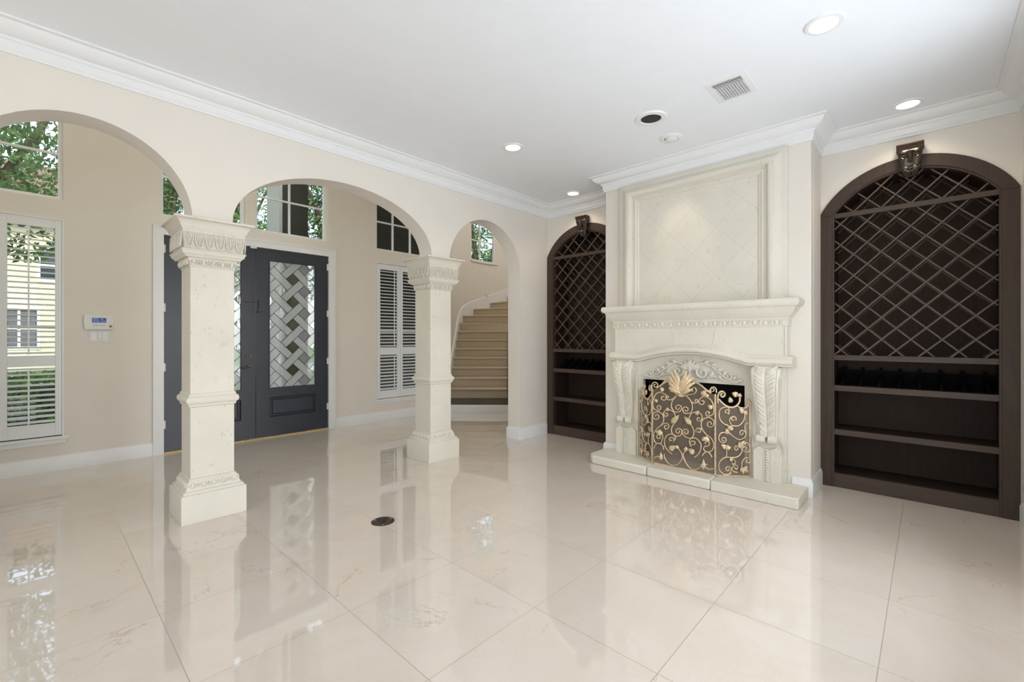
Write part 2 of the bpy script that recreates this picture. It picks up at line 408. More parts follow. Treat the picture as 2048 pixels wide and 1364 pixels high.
SCR_MID=[[(1.881,0.622),(1.883,0.620),(1.887,0.619),(1.891,0.620),(1.895,0.623),(1.897,0.628),(1.896,0.634),(1.892,0.640),(1.886,0.644),(1.878,0.646),(1.870,0.644),(1.863,0.638),(1.860,0.630),(1.861,0.620),(1.867,0.610),(1.876,0.603),(1.888,0.599),(1.924,0.608),(1.939,0.640),(1.935,0.690),(1.911,0.750),(1.868,0.774),(1.816,0.757),(1.807,0.747),(1.803,0.734),(1.805,0.721),(1.812,0.710),(1.822,0.704),(1.833,0.701),(1.843,0.704),(1.850,0.710),(1.853,0.718),(1.852,0.726),(1.848,0.733),(1.842,0.737),(1.836,0.738),(1.831,0.736),(1.828,0.733),(1.827,0.729)],[(1.792,0.731),(1.790,0.730),(1.788,0.731),(1.785,0.733),(1.784,0.736),(1.784,0.740),(1.786,0.743),(1.790,0.745),(1.795,0.746),(1.800,0.744),(1.805,0.740),(1.808,0.734),(1.808,0.727),(1.804,0.725),(1.782,0.709),(1.747,0.720),(1.718,0.747)],[(1.706,0.756),(1.749,0.700),(1.755,0.643),(1.726,0.605),(1.687,0.609),(1.673,0.617),(1.664,0.630),(1.661,0.644),(1.664,0.657),(1.672,0.666),(1.683,0.671),(1.695,0.670),(1.705,0.665),(1.712,0.656),(1.715,0.647),(1.714,0.638),(1.709,0.632),(1.702,0.628),(1.695,0.628),(1.689,0.631),(1.685,0.636),(1.683,0.641),(1.684,0.646),(1.686,0.649)],[(1.614,0.760),(1.575,0.717),(1.561,0.664),(1.576,0.614),(1.608,0.604),(1.623,0.601),(1.637,0.605),(1.646,0.615),(1.650,0.627),(1.648,0.640),(1.642,0.651),(1.632,0.658),(1.621,0.660),(1.612,0.658),(1.605,0.653),(1.601,0.645),(1.602,0.637),(1.606,0.629),(1.611,0.625),(1.618,0.623),(1.623,0.624),(1.627,0.627),(1.629,0.631),(1.628,0.635)],[(1.426,0.620),(1.423,0.619),(1.420,0.620),(1.417,0.623),(1.415,0.627),(1.415,0.632),(1.417,0.637),(1.422,0.640),(1.428,0.640),(1.435,0.638),(1.441,0.632),(1.444,0.624),(1.444,0.616),(1.440,0.608),(1.433,0.602),(1.423,0.601),(1.413,0.604),(1.383,0.623),(1.376,0.676),(1.394,0.735),(1.431,0.765),(1.468,0.768),(1.489,0.752),(1.499,0.742),(1.505,0.729),(1.505,0.716),(1.501,0.706),(1.492,0.699),(1.482,0.697),(1.472,0.700),(1.465,0.706),(1.461,0.714),(1.460,0.722),(1.463,0.728),(1.468,0.732),(1.473,0.733),(1.478,0.732),(1.482,0.728),(1.483,0.725)],[(1.530,0.722),(1.531,0.721),(1.534,0.721),(1.536,0.722),(1.538,0.724),(1.538,0.728),(1.537,0.731),(1.534,0.735),(1.529,0.737),(1.524,0.737),(1.520,0.734),(1.516,0.730),(1.515,0.724),(1.524,0.710),(1.544,0.704),(1.575,0.717),(1.594,0.746)],[(1.775,0.621),(1.817,0.604),(1.830,0.583),(1.832,0.572),(1.830,0.563),(1.824,0.556),(1.816,0.553),(1.807,0.553),(1.800,0.557),(1.794,0.563),(1.792,0.570),(1.793,0.576),(1.796,0.580),(1.800,0.582),(1.805,0.582),(1.809,0.581),(1.811,0.578),(1.812,0.575)],[(1.788,0.619),(1.742,0.606),(1.718,0.563),(1.718,0.511)],[(1.521,0.628),(1.567,0.609),(1.592,0.567),(1.598,0.519)],[(1.502,0.624),(1.477,0.596),(1.483,0.557),(1.489,0.553),(1.497,0.547),(1.506,0.545),(1.514,0.548),(1.519,0.553),(1.521,0.560),(1.520,0.566),(1.517,0.572),(1.512,0.575),(1.507,0.576),(1.503,0.575),(1.500,0.572),(1.500,0.569),(1.501,0.566)],[(1.910,0.537),(1.913,0.540),(1.913,0.545),(1.911,0.551),(1.905,0.555),(1.898,0.558),(1.890,0.557),(1.883,0.551),(1.879,0.543),(1.880,0.533),(1.886,0.523),(1.896,0.515),(1.909,0.511),(1.923,0.514),(1.933,0.523),(1.939,0.536),(1.937,0.552),(1.928,0.567),(1.933,0.570),(1.885,0.586),(1.841,0.565),(1.832,0.517),(1.855,0.465),(1.898,0.422),(1.927,0.377),(1.931,0.323),(1.907,0.285),(1.859,0.293),(1.845,0.331),(1.839,0.347),(1.840,0.362),(1.848,0.373),(1.860,0.379),(1.873,0.379),(1.886,0.374),(1.895,0.364),(1.899,0.353),(1.898,0.343),(1.893,0.336),(1.885,0.332),(1.876,0.333),(1.869,0.337),(1.865,0.342),(1.863,0.348),(1.864,0.353),(1.867,0.356)],[(1.859,0.456),(1.821,0.487),(1.793,0.484),(1.784,0.475),(1.781,0.464),(1.782,0.452),(1.789,0.442),(1.798,0.436),(1.808,0.433),(1.817,0.435),(1.823,0.440),(1.826,0.447),(1.825,0.455),(1.821,0.461),(1.816,0.465),(1.810,0.466),(1.806,0.465),(1.803,0.462),(1.802,0.459)],[(1.404,0.529),(1.401,0.532),(1.398,0.536),(1.398,0.541),(1.400,0.547),(1.405,0.550),(1.412,0.551),(1.420,0.549),(1.426,0.542),(1.430,0.533),(1.430,0.523),(1.426,0.514),(1.417,0.508),(1.405,0.507),(1.393,0.512),(1.383,0.522),(1.377,0.536),(1.377,0.551),(1.376,0.563),(1.409,0.588),(1.457,0.576),(1.483,0.534),(1.476,0.481),(1.442,0.437),(1.398,0.409),(1.376,0.360),(1.391,0.305),(1.431,0.283),(1.464,0.300),(1.452,0.331),(1.439,0.331),(1.427,0.337),(1.418,0.346),(1.414,0.358),(1.414,0.368),(1.419,0.376),(1.427,0.381),(1.435,0.381),(1.443,0.377),(1.448,0.371),(1.450,0.364),(1.449,0.358),(1.446,0.354),(1.442,0.353),(1.438,0.354)],[(1.512,0.458),(1.513,0.454),(1.513,0.451),(1.510,0.447),(1.505,0.446),(1.500,0.447),(1.494,0.451),(1.490,0.457),(1.489,0.464),(1.491,0.472),(1.496,0.478),(1.504,0.480),(1.514,0.479),(1.524,0.473),(1.530,0.463),(1.533,0.452),(1.531,0.440),(1.533,0.462),(1.510,0.484),(1.476,0.474),(1.446,0.440)],[(1.710,0.520),(1.752,0.459),(1.751,0.403),(1.711,0.381),(1.669,0.395),(1.664,0.409),(1.659,0.423),(1.659,0.437),(1.665,0.448),(1.676,0.454),(1.688,0.455),(1.699,0.451),(1.708,0.443),(1.713,0.433),(1.714,0.423),(1.710,0.416),(1.703,0.411),(1.696,0.410),(1.688,0.412),(1.683,0.416),(1.679,0.422),(1.679,0.428),(1.681,0.432),(1.684,0.435),(1.688,0.435)],[(1.598,0.527),(1.558,0.478),(1.550,0.424),(1.575,0.383),(1.622,0.386),(1.647,0.406),(1.653,0.418),(1.652,0.432),(1.646,0.444),(1.636,0.453),(1.625,0.457),(1.614,0.456),(1.606,0.451),(1.601,0.443),(1.601,0.434),(1.604,0.425),(1.610,0.419),(1.618,0.416),(1.625,0.416),(1.630,0.418),(1.633,0.423),(1.633,0.428),(1.631,0.433),(1.628,0.436),(1.625,0.437)],[(1.753,0.340),(1.754,0.336),(1.756,0.333),(1.760,0.331),(1.766,0.330),(1.771,0.332),(1.774,0.337),(1.775,0.344),(1.772,0.351),(1.767,0.358),(1.758,0.362),(1.749,0.362),(1.740,0.359),(1.734,0.351),(1.733,0.341),(1.736,0.329),(1.744,0.319),(1.718,0.360),(1.742,0.392),(1.788,0.383),(1.821,0.336),(1.821,0.279),(1.792,0.235),(1.751,0.209)],[(1.562,0.334),(1.561,0.331),(1.558,0.328),(1.554,0.327),(1.549,0.329),(1.543,0.333),(1.540,0.339),(1.539,0.346),(1.542,0.353),(1.548,0.358),(1.556,0.360),(1.566,0.358),(1.575,0.351),(1.581,0.341),(1.583,0.329),(1.580,0.317),(1.571,0.309),(1.590,0.348),(1.571,0.382),(1.525,0.386),(1.489,0.345),(1.489,0.295),(1.513,0.245),(1.544,0.216)],[(1.927,0.228),(1.911,0.272),(1.868,0.286),(1.838,0.264),(1.832,0.236)],[(1.690,0.269),(1.657,0.227),(1.661,0.171),(1.710,0.114),(1.775,0.109),(1.821,0.157),(1.826,0.197)],[(1.622,0.265),(1.646,0.221),(1.634,0.176),(1.606,0.130),(1.563,0.102),(1.513,0.118),(1.472,0.160)],[(1.476,0.240),(1.453,0.275),(1.416,0.281),(1.391,0.244)],[(1.924,0.138),(1.902,0.158),(1.859,0.162)],[(1.446,0.147),(1.416,0.133),(1.376,0.149)]]
SCR_BAR=[[(1.948,0.804),(1.948,0.842),(1.924,0.864),(1.901,0.860),(1.894,0.852),(1.891,0.842),(1.892,0.833),(1.898,0.825),(1.905,0.820),(1.913,0.818),(1.921,0.819),(1.926,0.824),(1.929,0.829),(1.929,0.835),(1.926,0.840),(1.922,0.843),(1.918,0.844),(1.915,0.843),(1.912,0.841)],[(1.895,0.813),(1.859,0.842),(1.821,0.883),(1.775,0.905),(1.718,0.905)],[(1.583,0.899),(1.536,0.887),(1.483,0.868),(1.450,0.840),(1.409,0.817)],[(1.390,0.824),(1.388,0.822),(1.384,0.822),(1.381,0.823),(1.377,0.826),(1.375,0.831),(1.374,0.837),(1.377,0.842),(1.382,0.847),(1.389,0.848),(1.397,0.846),(1.404,0.841),(1.409,0.833),(1.410,0.823),(1.407,0.813),(1.400,0.805),(1.402,0.847),(1.376,0.861),(1.356,0.843),(1.356,0.813)],[(1.657,0.752),(1.710,0.767),(1.727,0.793),(1.741,0.789),(1.754,0.791),(1.765,0.798),(1.770,0.809),(1.770,0.820),(1.766,0.830),(1.758,0.837),(1.748,0.840),(1.740,0.839),(1.733,0.835),(1.730,0.829),(1.730,0.822),(1.732,0.817),(1.737,0.813),(1.741,0.812),(1.745,0.813)],[(1.657,0.752),(1.598,0.773),(1.564,0.784),(1.549,0.787),(1.538,0.796),(1.531,0.809),(1.529,0.821),(1.533,0.832),(1.541,0.840),(1.551,0.843),(1.561,0.841),(1.569,0.836),(1.573,0.828),(1.574,0.820),(1.572,0.814),(1.568,0.810),(1.562,0.809),(1.558,0.810),(1.554,0.813)]]
SCR_WING=[[(0.031,0.088),(0.031,0.769)],[(0.032,0.721),(0.031,0.775),(0.041,0.811),(0.063,0.823),(0.072,0.822),(0.081,0.816),(0.087,0.808),(0.089,0.798),(0.087,0.788),(0.082,0.781),(0.075,0.777),(0.067,0.776),(0.061,0.779),(0.057,0.784),(0.055,0.789),(0.055,0.795),(0.058,0.799),(0.062,0.801),(0.065,0.802),(0.068,0.800)],[(0.037,0.757),(0.066,0.724),(0.101,0.697),(0.144,0.685),(0.185,0.699),(0.209,0.733),(0.213,0.775),(0.193,0.802)],[(0.190,0.699),(0.222,0.684),(0.260,0.683),(0.284,0.707),(0.288,0.737),(0.282,0.756),(0.277,0.761),(0.271,0.762),(0.265,0.761),(0.260,0.757),(0.258,0.752),(0.258,0.747),(0.260,0.743),(0.263,0.741),(0.266,0.740),(0.269,0.741),(0.271,0.743),(0.272,0.745),(0.272,0.747)],[(0.108,0.644),(0.108,0.641),(0.106,0.639),(0.102,0.637),(0.098,0.637),(0.094,0.640),(0.092,0.644),(0.091,0.650),(0.093,0.656),(0.097,0.661),(0.104,0.663),(0.111,0.663),(0.118,0.658),(0.123,0.651),(0.124,0.642),(0.122,0.633),(0.115,0.625),(0.125,0.655),(0.115,0.683),(0.086,0.686),(0.051,0.666),(0.040,0.623),(0.051,0.575),(0.080,0.542),(0.118,0.527)],[(0.164,0.584),(0.165,0.581),(0.164,0.578),(0.162,0.575),(0.158,0.573),(0.153,0.573),(0.149,0.575),(0.145,0.580),(0.144,0.586),(0.146,0.593),(0.150,0.599),(0.157,0.602),(0.166,0.603),(0.173,0.599),(0.179,0.591),(0.182,0.581),(0.180,0.571),(0.182,0.596),(0.159,0.607),(0.132,0.589),(0.130,0.558),(0.147,0.528)],[(0.147,0.528),(0.187,0.524),(0.219,0.539),(0.245,0.576),(0.254,0.621),(0.245,0.651)],[(0.101,0.467),(0.057,0.460),(0.037,0.423),(0.051,0.383),(0.077,0.376),(0.088,0.380),(0.095,0.387),(0.099,0.397),(0.098,0.407),(0.093,0.415),(0.086,0.420),(0.078,0.421),(0.071,0.418),(0.066,0.412),(0.064,0.406),(0.065,0.400),(0.068,0.395),(0.072,0.393),(0.077,0.393),(0.080,0.395),(0.082,0.398),(0.083,0.401)],[(0.118,0.510),(0.115,0.476),(0.164,0.429),(0.211,0.406),(0.251,0.425),(0.265,0.458),(0.255,0.474),(0.248,0.482),(0.239,0.487),(0.229,0.487),(0.221,0.483),(0.215,0.475),(0.213,0.467),(0.214,0.459),(0.218,0.453),(0.224,0.450),(0.230,0.450),(0.235,0.452),(0.239,0.456),(0.240,0.461),(0.239,0.465),(0.237,0.468),(0.234,0.469)],[(0.264,0.470),(0.254,0.513),(0.265,0.546),(0.291,0.544),(0.297,0.526)],[(0.101,0.254),(0.105,0.291),(0.098,0.333)],[(0.141,0.113),(0.095,0.099),(0.051,0.125),(0.037,0.173),(0.054,0.219),(0.095,0.248),(0.141,0.246),(0.171,0.223),(0.171,0.196),(0.147,0.192)],[(0.135,0.249),(0.187,0.254),(0.222,0.285),(0.229,0.324),(0.208,0.353),(0.199,0.351),(0.189,0.352),(0.181,0.350),(0.174,0.344),(0.170,0.336),(0.170,0.328),(0.173,0.321),(0.178,0.316),(0.185,0.315),(0.190,0.316),(0.195,0.320),(0.197,0.324),(0.197,0.329),(0.195,0.333),(0.193,0.335),(0.189,0.336),(0.187,0.335)],[(0.234,0.373),(0.274,0.380),(0.297,0.338),(0.283,0.302),(0.270,0.304),(0.259,0.302),(0.248,0.304),(0.240,0.311),(0.236,0.321),(0.236,0.330),(0.240,0.339),(0.247,0.344),(0.255,0.346),(0.262,0.344),(0.267,0.339),(0.269,0.333),(0.269,0.327),(0.266,0.323),(0.262,0.320),(0.258,0.320),(0.255,0.321),(0.253,0.324)],[(0.130,0.112),(0.144,0.143),(0.140,0.143),(0.139,0.154),(0.133,0.163),(0.124,0.168),(0.115,0.168),(0.106,0.165),(0.100,0.158),(0.098,0.150),(0.099,0.142),(0.103,0.136),(0.109,0.133),(0.115,0.133),(0.120,0.136),(0.123,0.140),(0.124,0.144),(0.123,0.148),(0.121,0.151),(0.118,0.152)],[(0.193,0.121),(0.159,0.129),(0.150,0.156),(0.155,0.166),(0.160,0.176),(0.168,0.182),(0.177,0.184),(0.185,0.182),(0.192,0.177),(0.195,0.170),(0.195,0.162),(0.192,0.156),(0.187,0.151),(0.182,0.150),(0.176,0.151),(0.173,0.154),(0.171,0.158),(0.171,0.162),(0.173,0.165),(0.175,0.166)],[(0.231,0.161),(0.234,0.213),(0.257,0.248),(0.281,0.248),(0.290,0.243),(0.295,0.236),(0.297,0.227),(0.295,0.218),(0.291,0.211),(0.284,0.208),(0.277,0.207),(0.272,0.209),(0.268,0.213),(0.266,0.219),(0.267,0.223),(0.269,0.227),(0.272,0.229),(0.275,0.230),(0.278,0.229)],[(0.294,0.701),(0.297,0.091)],[(0.303,0.707),(0.306,0.731),(0.288,0.752)]]
LEAF_MID=[((1.889,0.682),(1.924,0.703),0.016),((1.796,0.606),(1.784,0.640),0.017),((1.751,0.499),(1.681,0.579),0.024),((1.571,0.511),(1.634,0.573),0.024),((1.529,0.605),(1.502,0.639),0.018),((1.889,0.374),(1.859,0.411),0.028),((1.842,0.373),(1.872,0.426),0.016),((1.387,0.675),(1.424,0.698),0.021),((1.446,0.387),(1.461,0.415),0.028),((1.424,0.371),(1.438,0.426),0.021),((1.771,0.247),(1.710,0.293),0.024),((1.694,0.268),(1.702,0.303),0.016),((1.622,0.257),(1.614,0.301),0.018),((1.544,0.255),(1.598,0.284),0.026),((1.851,0.135),(1.855,0.208),0.016),((1.877,0.155),(1.834,0.187),0.011),((1.461,0.124),(1.461,0.216),0.017),((1.491,0.157),(1.424,0.178),0.011),((1.830,0.789),(1.859,0.824),0.021),((1.476,0.780),(1.438,0.825),0.023),((1.424,0.770),(1.438,0.799),0.017)]
LEAF_WING=[((0.138,0.728),(0.127,0.777),0.027),((0.193,0.790),(0.147,0.813),0.032),((0.208,0.778),(0.213,0.811),0.024),((0.187,0.790),(0.176,0.823),0.021),((0.245,0.639),(0.205,0.684),0.027),((0.251,0.627),(0.271,0.664),0.024),((0.124,0.492),(0.147,0.534),0.035),((0.124,0.479),(0.083,0.460),0.029),((0.106,0.485),(0.098,0.491),0.016),((0.101,0.333),(0.054,0.362),0.027),((0.101,0.327),(0.141,0.343),0.024),((0.103,0.333),(0.115,0.364),0.018),((0.228,0.337),(0.202,0.390),0.032),((0.234,0.367),(0.248,0.401),0.029),((0.239,0.167),(0.216,0.130),0.024),((0.239,0.161),(0.239,0.104),0.019),((0.251,0.156),(0.285,0.121),0.021),((0.245,0.162),(0.280,0.175),0.016),((0.135,0.243),(0.147,0.207),0.019)]
# ------------------------------------------------------------------ setting
YA, YB = 3.78, 3.99          # arcade wall faces
XB, XC = 4.755, 4.305        # bookcase wall, chimney breast
YR = -.48                    # wall on the right of the camera
YD = 6.21                    # entry wall
ZC, ZF = 3.05, 5.2           # ceilings
XW = -5.0
F2 = Vector((math.cos(R(YAW)), math.sin(R(YAW)))); R2 = Vector((math.sin(R(YAW)), -math.cos(R(YAW))))
def SW(r, d): p = F2 * d + R2 * r; return (p.x, p.y)       # stair hall axes
def S(o): return tag(o, kind='structure')

mb = MB(); mb.add([(-5.2,-5.2,0),(.72,-5.2,0),(.72,-.6,0),(5.3,-.6,0),(5.3,3.99,0),(9.6,3.99,0),(9.6,9.6,0),(4.9,9.6,0),(4.9,6.36,0),(-5.2,6.36,0),
                   (-5.2,-5.2,-.15),(.72,-5.2,-.15),(.72,-.6,-.15),(5.3,-.6,-.15),(5.3,3.99,-.15),(9.6,3.99,-.15),(9.6,9.6,-.15),(4.9,9.6,-.15),(4.9,6.36,-.15),(-5.2,6.36,-.15)],
                  [tuple(range(10)), tuple(range(19, 9, -1))] + [(i, i + 10, (i + 1) % 10 + 10, (i + 1) % 10) for i in range(10)])
S(mb.build('floor', 'floor'))
mb = MB(); mb.box(-5.2, 5.3, -5.2, YB, ZC, ZC + .12); S(mb.build('ceiling', 'ceil'))
mb = MB(); mb.box(-5.2, 10.2, YB - .2, 10.0, ZF, ZF + .12); S(mb.build('ceiling', 'ceil'))

# arcade wall with three arches
A1 = (.222, 2.118, .541, .541); A2 = (1.917, 2.153, .907, .507); A3 = (3.628, 2.088, .572, .572)
ZI = 2.128
out = [(-5.0, 0), (-.32, 0), (-.32, A1[1])]
out += arc(*A1, 180, 0, 28)[1:] + [(A1[0] + A1[2], ZI)]
out += [(A2[0] - A2[2], ZI)] + arc(*A2, 180, 0, 36) + [(A2[0] + A2[2], ZI)]
out += [(A3[0] - A3[2], ZI)] + [p for p in arc(*A3, 176, 0, 28)] + [(4.20, 0), (XB + .1, 0), (XB + .1, ZC), (-5.0, ZC)]
mb = MB(); mb.prism(out, lambda a, b, h: (a, h, b), YA, YB)
S(mb.build('wall_north', 'wall', bevel=.016, seg=3, angle=35))
# upper foyer wall above the arcade, stair hall side
mb = MB(); mb.box(-5, 9.6, YB - .15, YB, ZC + .12, ZF); mb.box(4.9, 9.6, YB - .15, YB, 0, ZC + .12)
S(mb.build('wall_foyer', 'wall'))
# bookcase wall, two niche pieces and chimney breast
def niche_wall(y0, y1, yc):
    h = .545
    o = [(y0, 0)] + ([(yc - h, 0), (yc - h, 2.36)] if yc - h > y0 else []) + arc(yc, 2.36, h, .335, 180, 0, 20)[1:-1] + [(yc + h, 2.36), (yc + h, 0), (y1, 0), (y1, ZC), (y0, ZC)]
    m = MB(); m.prism(o, lambda a, b, t: (t, a, b), XB, XB + .12); return m
m = niche_wall(YR, .72, .117); S(m.build('wall_east', 'wall'))
m = niche_wall(2.59, YA, 3.19); S(m.build('wall_east', 'wall'))
mb = MB()
wall_holes(mb, lambda u, t, z: (t, u, z), .70, 2.61, 0, ZC, [(1.175, 2.145, 0, .88)], XC, XC + .1)
mb.box(XC + .1, XB, .70, .76, 0, ZC); mb.box(XC + .1, XB, 2.55, 2.61, 0, ZC)
S(mb.build('wall_chimney', 'wall', bevel=.01, seg=3))
mb = MB(); mb.box(XB + .12, XB + .5, YR, YA, 2.80, ZC); mb.box(XB + .42, XB + .5, YR, YA, 0, ZC)
S(mb.build('wall_back_east', 'wall'))
mb = MB(); wall_holes(mb, lambda u, t, z: (u, t, z), .60, 5.3, 0, ZC, [(1.0, 2.1, .1, 2.7), (2.4, 3.5, .1, 2.7)], YR - .12, YR); mb.box(.60, .72, -5.0, YR - .12, 0, ZC); S(mb.build('wall_south', 'wall'))
mb = MB(); wall_holes(mb, lambda u, t, z: (u, t, z), XW - .15, .72, 0, ZC, [(-4.45, -3.35, .3, 2.7), (-2.75, -1.65, .3, 2.7), (-1.05, .05, .3, 2.7)], -5.15, -5.0); S(mb.build('wall_south', 'wall'))
mb = MB()
wall_holes(mb, lambda u, t, z: (t, u, z), -5.0, 3.99, 0, ZC, [(-3.75, -2.65, .3, 2.7), (-1.15, -.05, .3, 2.7), (1.65, 2.75, .3, 2.7)], XW - .15, XW)
mb.box(XW - .15, XW, YB, YD, 0, ZF)
S(mb.build('wall_west', 'wall'))
# entry wall
mb = MB()
H = [(-.635, .205, .335, 2.445), (-.635, .20, 2.64, 3.56), (.94, 2.89, 0, 2.50), (.955, 1.80, 2.64, 3.56), (1.915, 2.84, 2.64, 3.56),
     (3.595, 4.43, .335, 2.44), (3.60, 4.58, 2.64, 3.56),
     (-2.6, -1.6, 4.0, 4.95), (-.6, .4, 4.0, 4.95), (1.4, 2.4, 4.0, 4.95)]
wall_holes(mb, lambda u, t, z: (u, t, z), XW, 4.9, 0, ZF, H, YD, YD + .15)
S(mb.build('wall_entry', 'wall'))
# curved stair wall
CR, CD, CRAD = .6, 9.7, 1.8
pts = [(-1.2, 7.83), (-1.2, 8.3), (-1.2, 8.8), (-1.2, 9.3)]
pts += [(CR + CRAD * math.cos(R(a)), CD + CRAD * math.sin(R(a))) for a in range(180, -1, -5)]
pts += [(2.4, 9.0), (2.4, 8.42)]
wpath = [SW(r, d) for r, d in pts]
def wall_seg(mb, path, z0, z1, th, mat=None):
    mb.sweep([Vector(p) for p in path], [(0, z0), (th, z0), (th, z1), (0, z1)], False, mat)
def ang(px):
    k = (px - 1024) / 893.65; a = 1 + k * k; b = -2 * (CD + CR * k); c = CR * CR + CD * CD - CRAD ** 2
    d = (-b + math.sqrt(b * b - 4 * a * c)) / (2 * a); return math.degrees(math.atan2(d - CD, k * d - CR))
wa0, wa1 = ang(943), ang(989.5)       # window on the curved wall
def cp(a, rad=CRAD): return SW(CR + rad * math.cos(R(a)), CD + rad * math.sin(R(a)))
left = [SW(*p) for p in pts[:4]] + [cp(a) for a in [180 - 5 * i for i in range(40)] if a > wa0 + .5] + [cp(wa0)]
mid_ = [cp(wa0 + (wa1 - wa0) * i / 6) for i in range(7)]
right = [cp(wa1)] + [cp(a) for a in [180 - 5 * i for i in range(37)] if a < wa1 - .5] + [SW(2.4, 9.0), SW(2.4, 8.42)]
mb = MB()
wall_seg(mb, left, 0, ZF, .12); wall_seg(mb, right, 0, ZF, .12); wall_seg(mb, mid_, 0, 3.13, .12); wall_seg(mb, mid_, 4.12, ZF, .12)
o = S(mb.build('wall_stair', 'wall'))

# crown moulding and baseboards
CRP = [(0, 2.89), (.014, 2.89), (.014, 2.905), (.022, 2.912), (.022, 2.955), (.034, 2.962), (.036, 2.975), (.050, 2.980), (.075, 2.994), (.098, 3.015), (.108, 3.034), (.130, 3.038), (.130, 3.0505), (0, 3.0505)]
room = [(XW, -5.0), (.6, -5.0), (.6, YR), (XB, YR), (XB, .70), (XC, .70), (XC, 2.61), (XB, 2.61), (XB, YA), (XW, YA)]
mb = MB(); mb.sweep(room, CRP, True); S(mb.build('trim_1', 'trim'))
BBP = [(0, 0), (.016, 0), (.016, .115), (.010, .128), (.010, .136), (0, .142)]
mb = MB(); mb.sweep([(XC, 2.46), (XC, 2.61), (XB - .02, 2.61)], BBP); mb.sweep([(XB - .02, .70), (XC, .70), (XC, .83)], BBP); S(mb.build('baseboard_chimney', 'trim'))
mb = MB(); mb.sweep([(XB - .025, YA), (4.20, YA), (4.20, YB), (5.2, YB)], BBP); S(mb.build('baseboard_north', 'trim'))
mb = MB(); mb.sweep([(XW, -5.0), (.6, -5.0), (.6, YR), (1.0, YR)], BBP); mb.sweep([(3.5, YR), (XB - .03, YR)], BBP); S(mb.build('baseboard_south', 'trim'))
mb = MB(); mb.sweep([(.89, YD), (XW, YD)], BBP); mb.sweep([SW(-1.2, 7.7), (4.9, YD), (2.94, YD)], BBP); S(mb.build('baseboard_entry', 'trim'))

# door casing, threshold
def casing(mb, x0, x1, z1, w, y=YD, t=.022):
    mb.box(x0 - w, x0, y - t, y, 0, z1 + w); mb.box(x1, x1 + w, y - t, y, 0, z1 + w); mb.box(x0, x1, y - t, y, z1, z1 + w)
    mb.box(x0 - w - .002, x0 - w + .016, y - t - .01, y, 0, z1 + w - .014); mb.box(x1 + w - .016, x1 + w + .002, y - t - .01, y, 0, z1 + w - .014); mb.box(x0 - w - .002, x1 + w + .002, y - t - .01, y, z1 + w - .014, z1 + w + .004)
mb = MB(); casing(mb, .986, 2.845, 2.432, .094)
mb.box(.94, .986, YD, YD + .15, 0, 2.5); mb.box(2.845, 2.89, YD, YD + .15, 0, 2.5); mb.box(.986, 2.845, YD, YD + .15, 2.432, 2.5)
S(mb.build('trim_2', 'trim'))
mb = MB(); mb.prism([(YD - .03, 0), (YD - .015, .018), (YD + .10, .022), (YD + .15, 0)], lambda a, b, h: (h, a, b), .986, 2.845)
S(mb.build('trim_3', 'brass'))

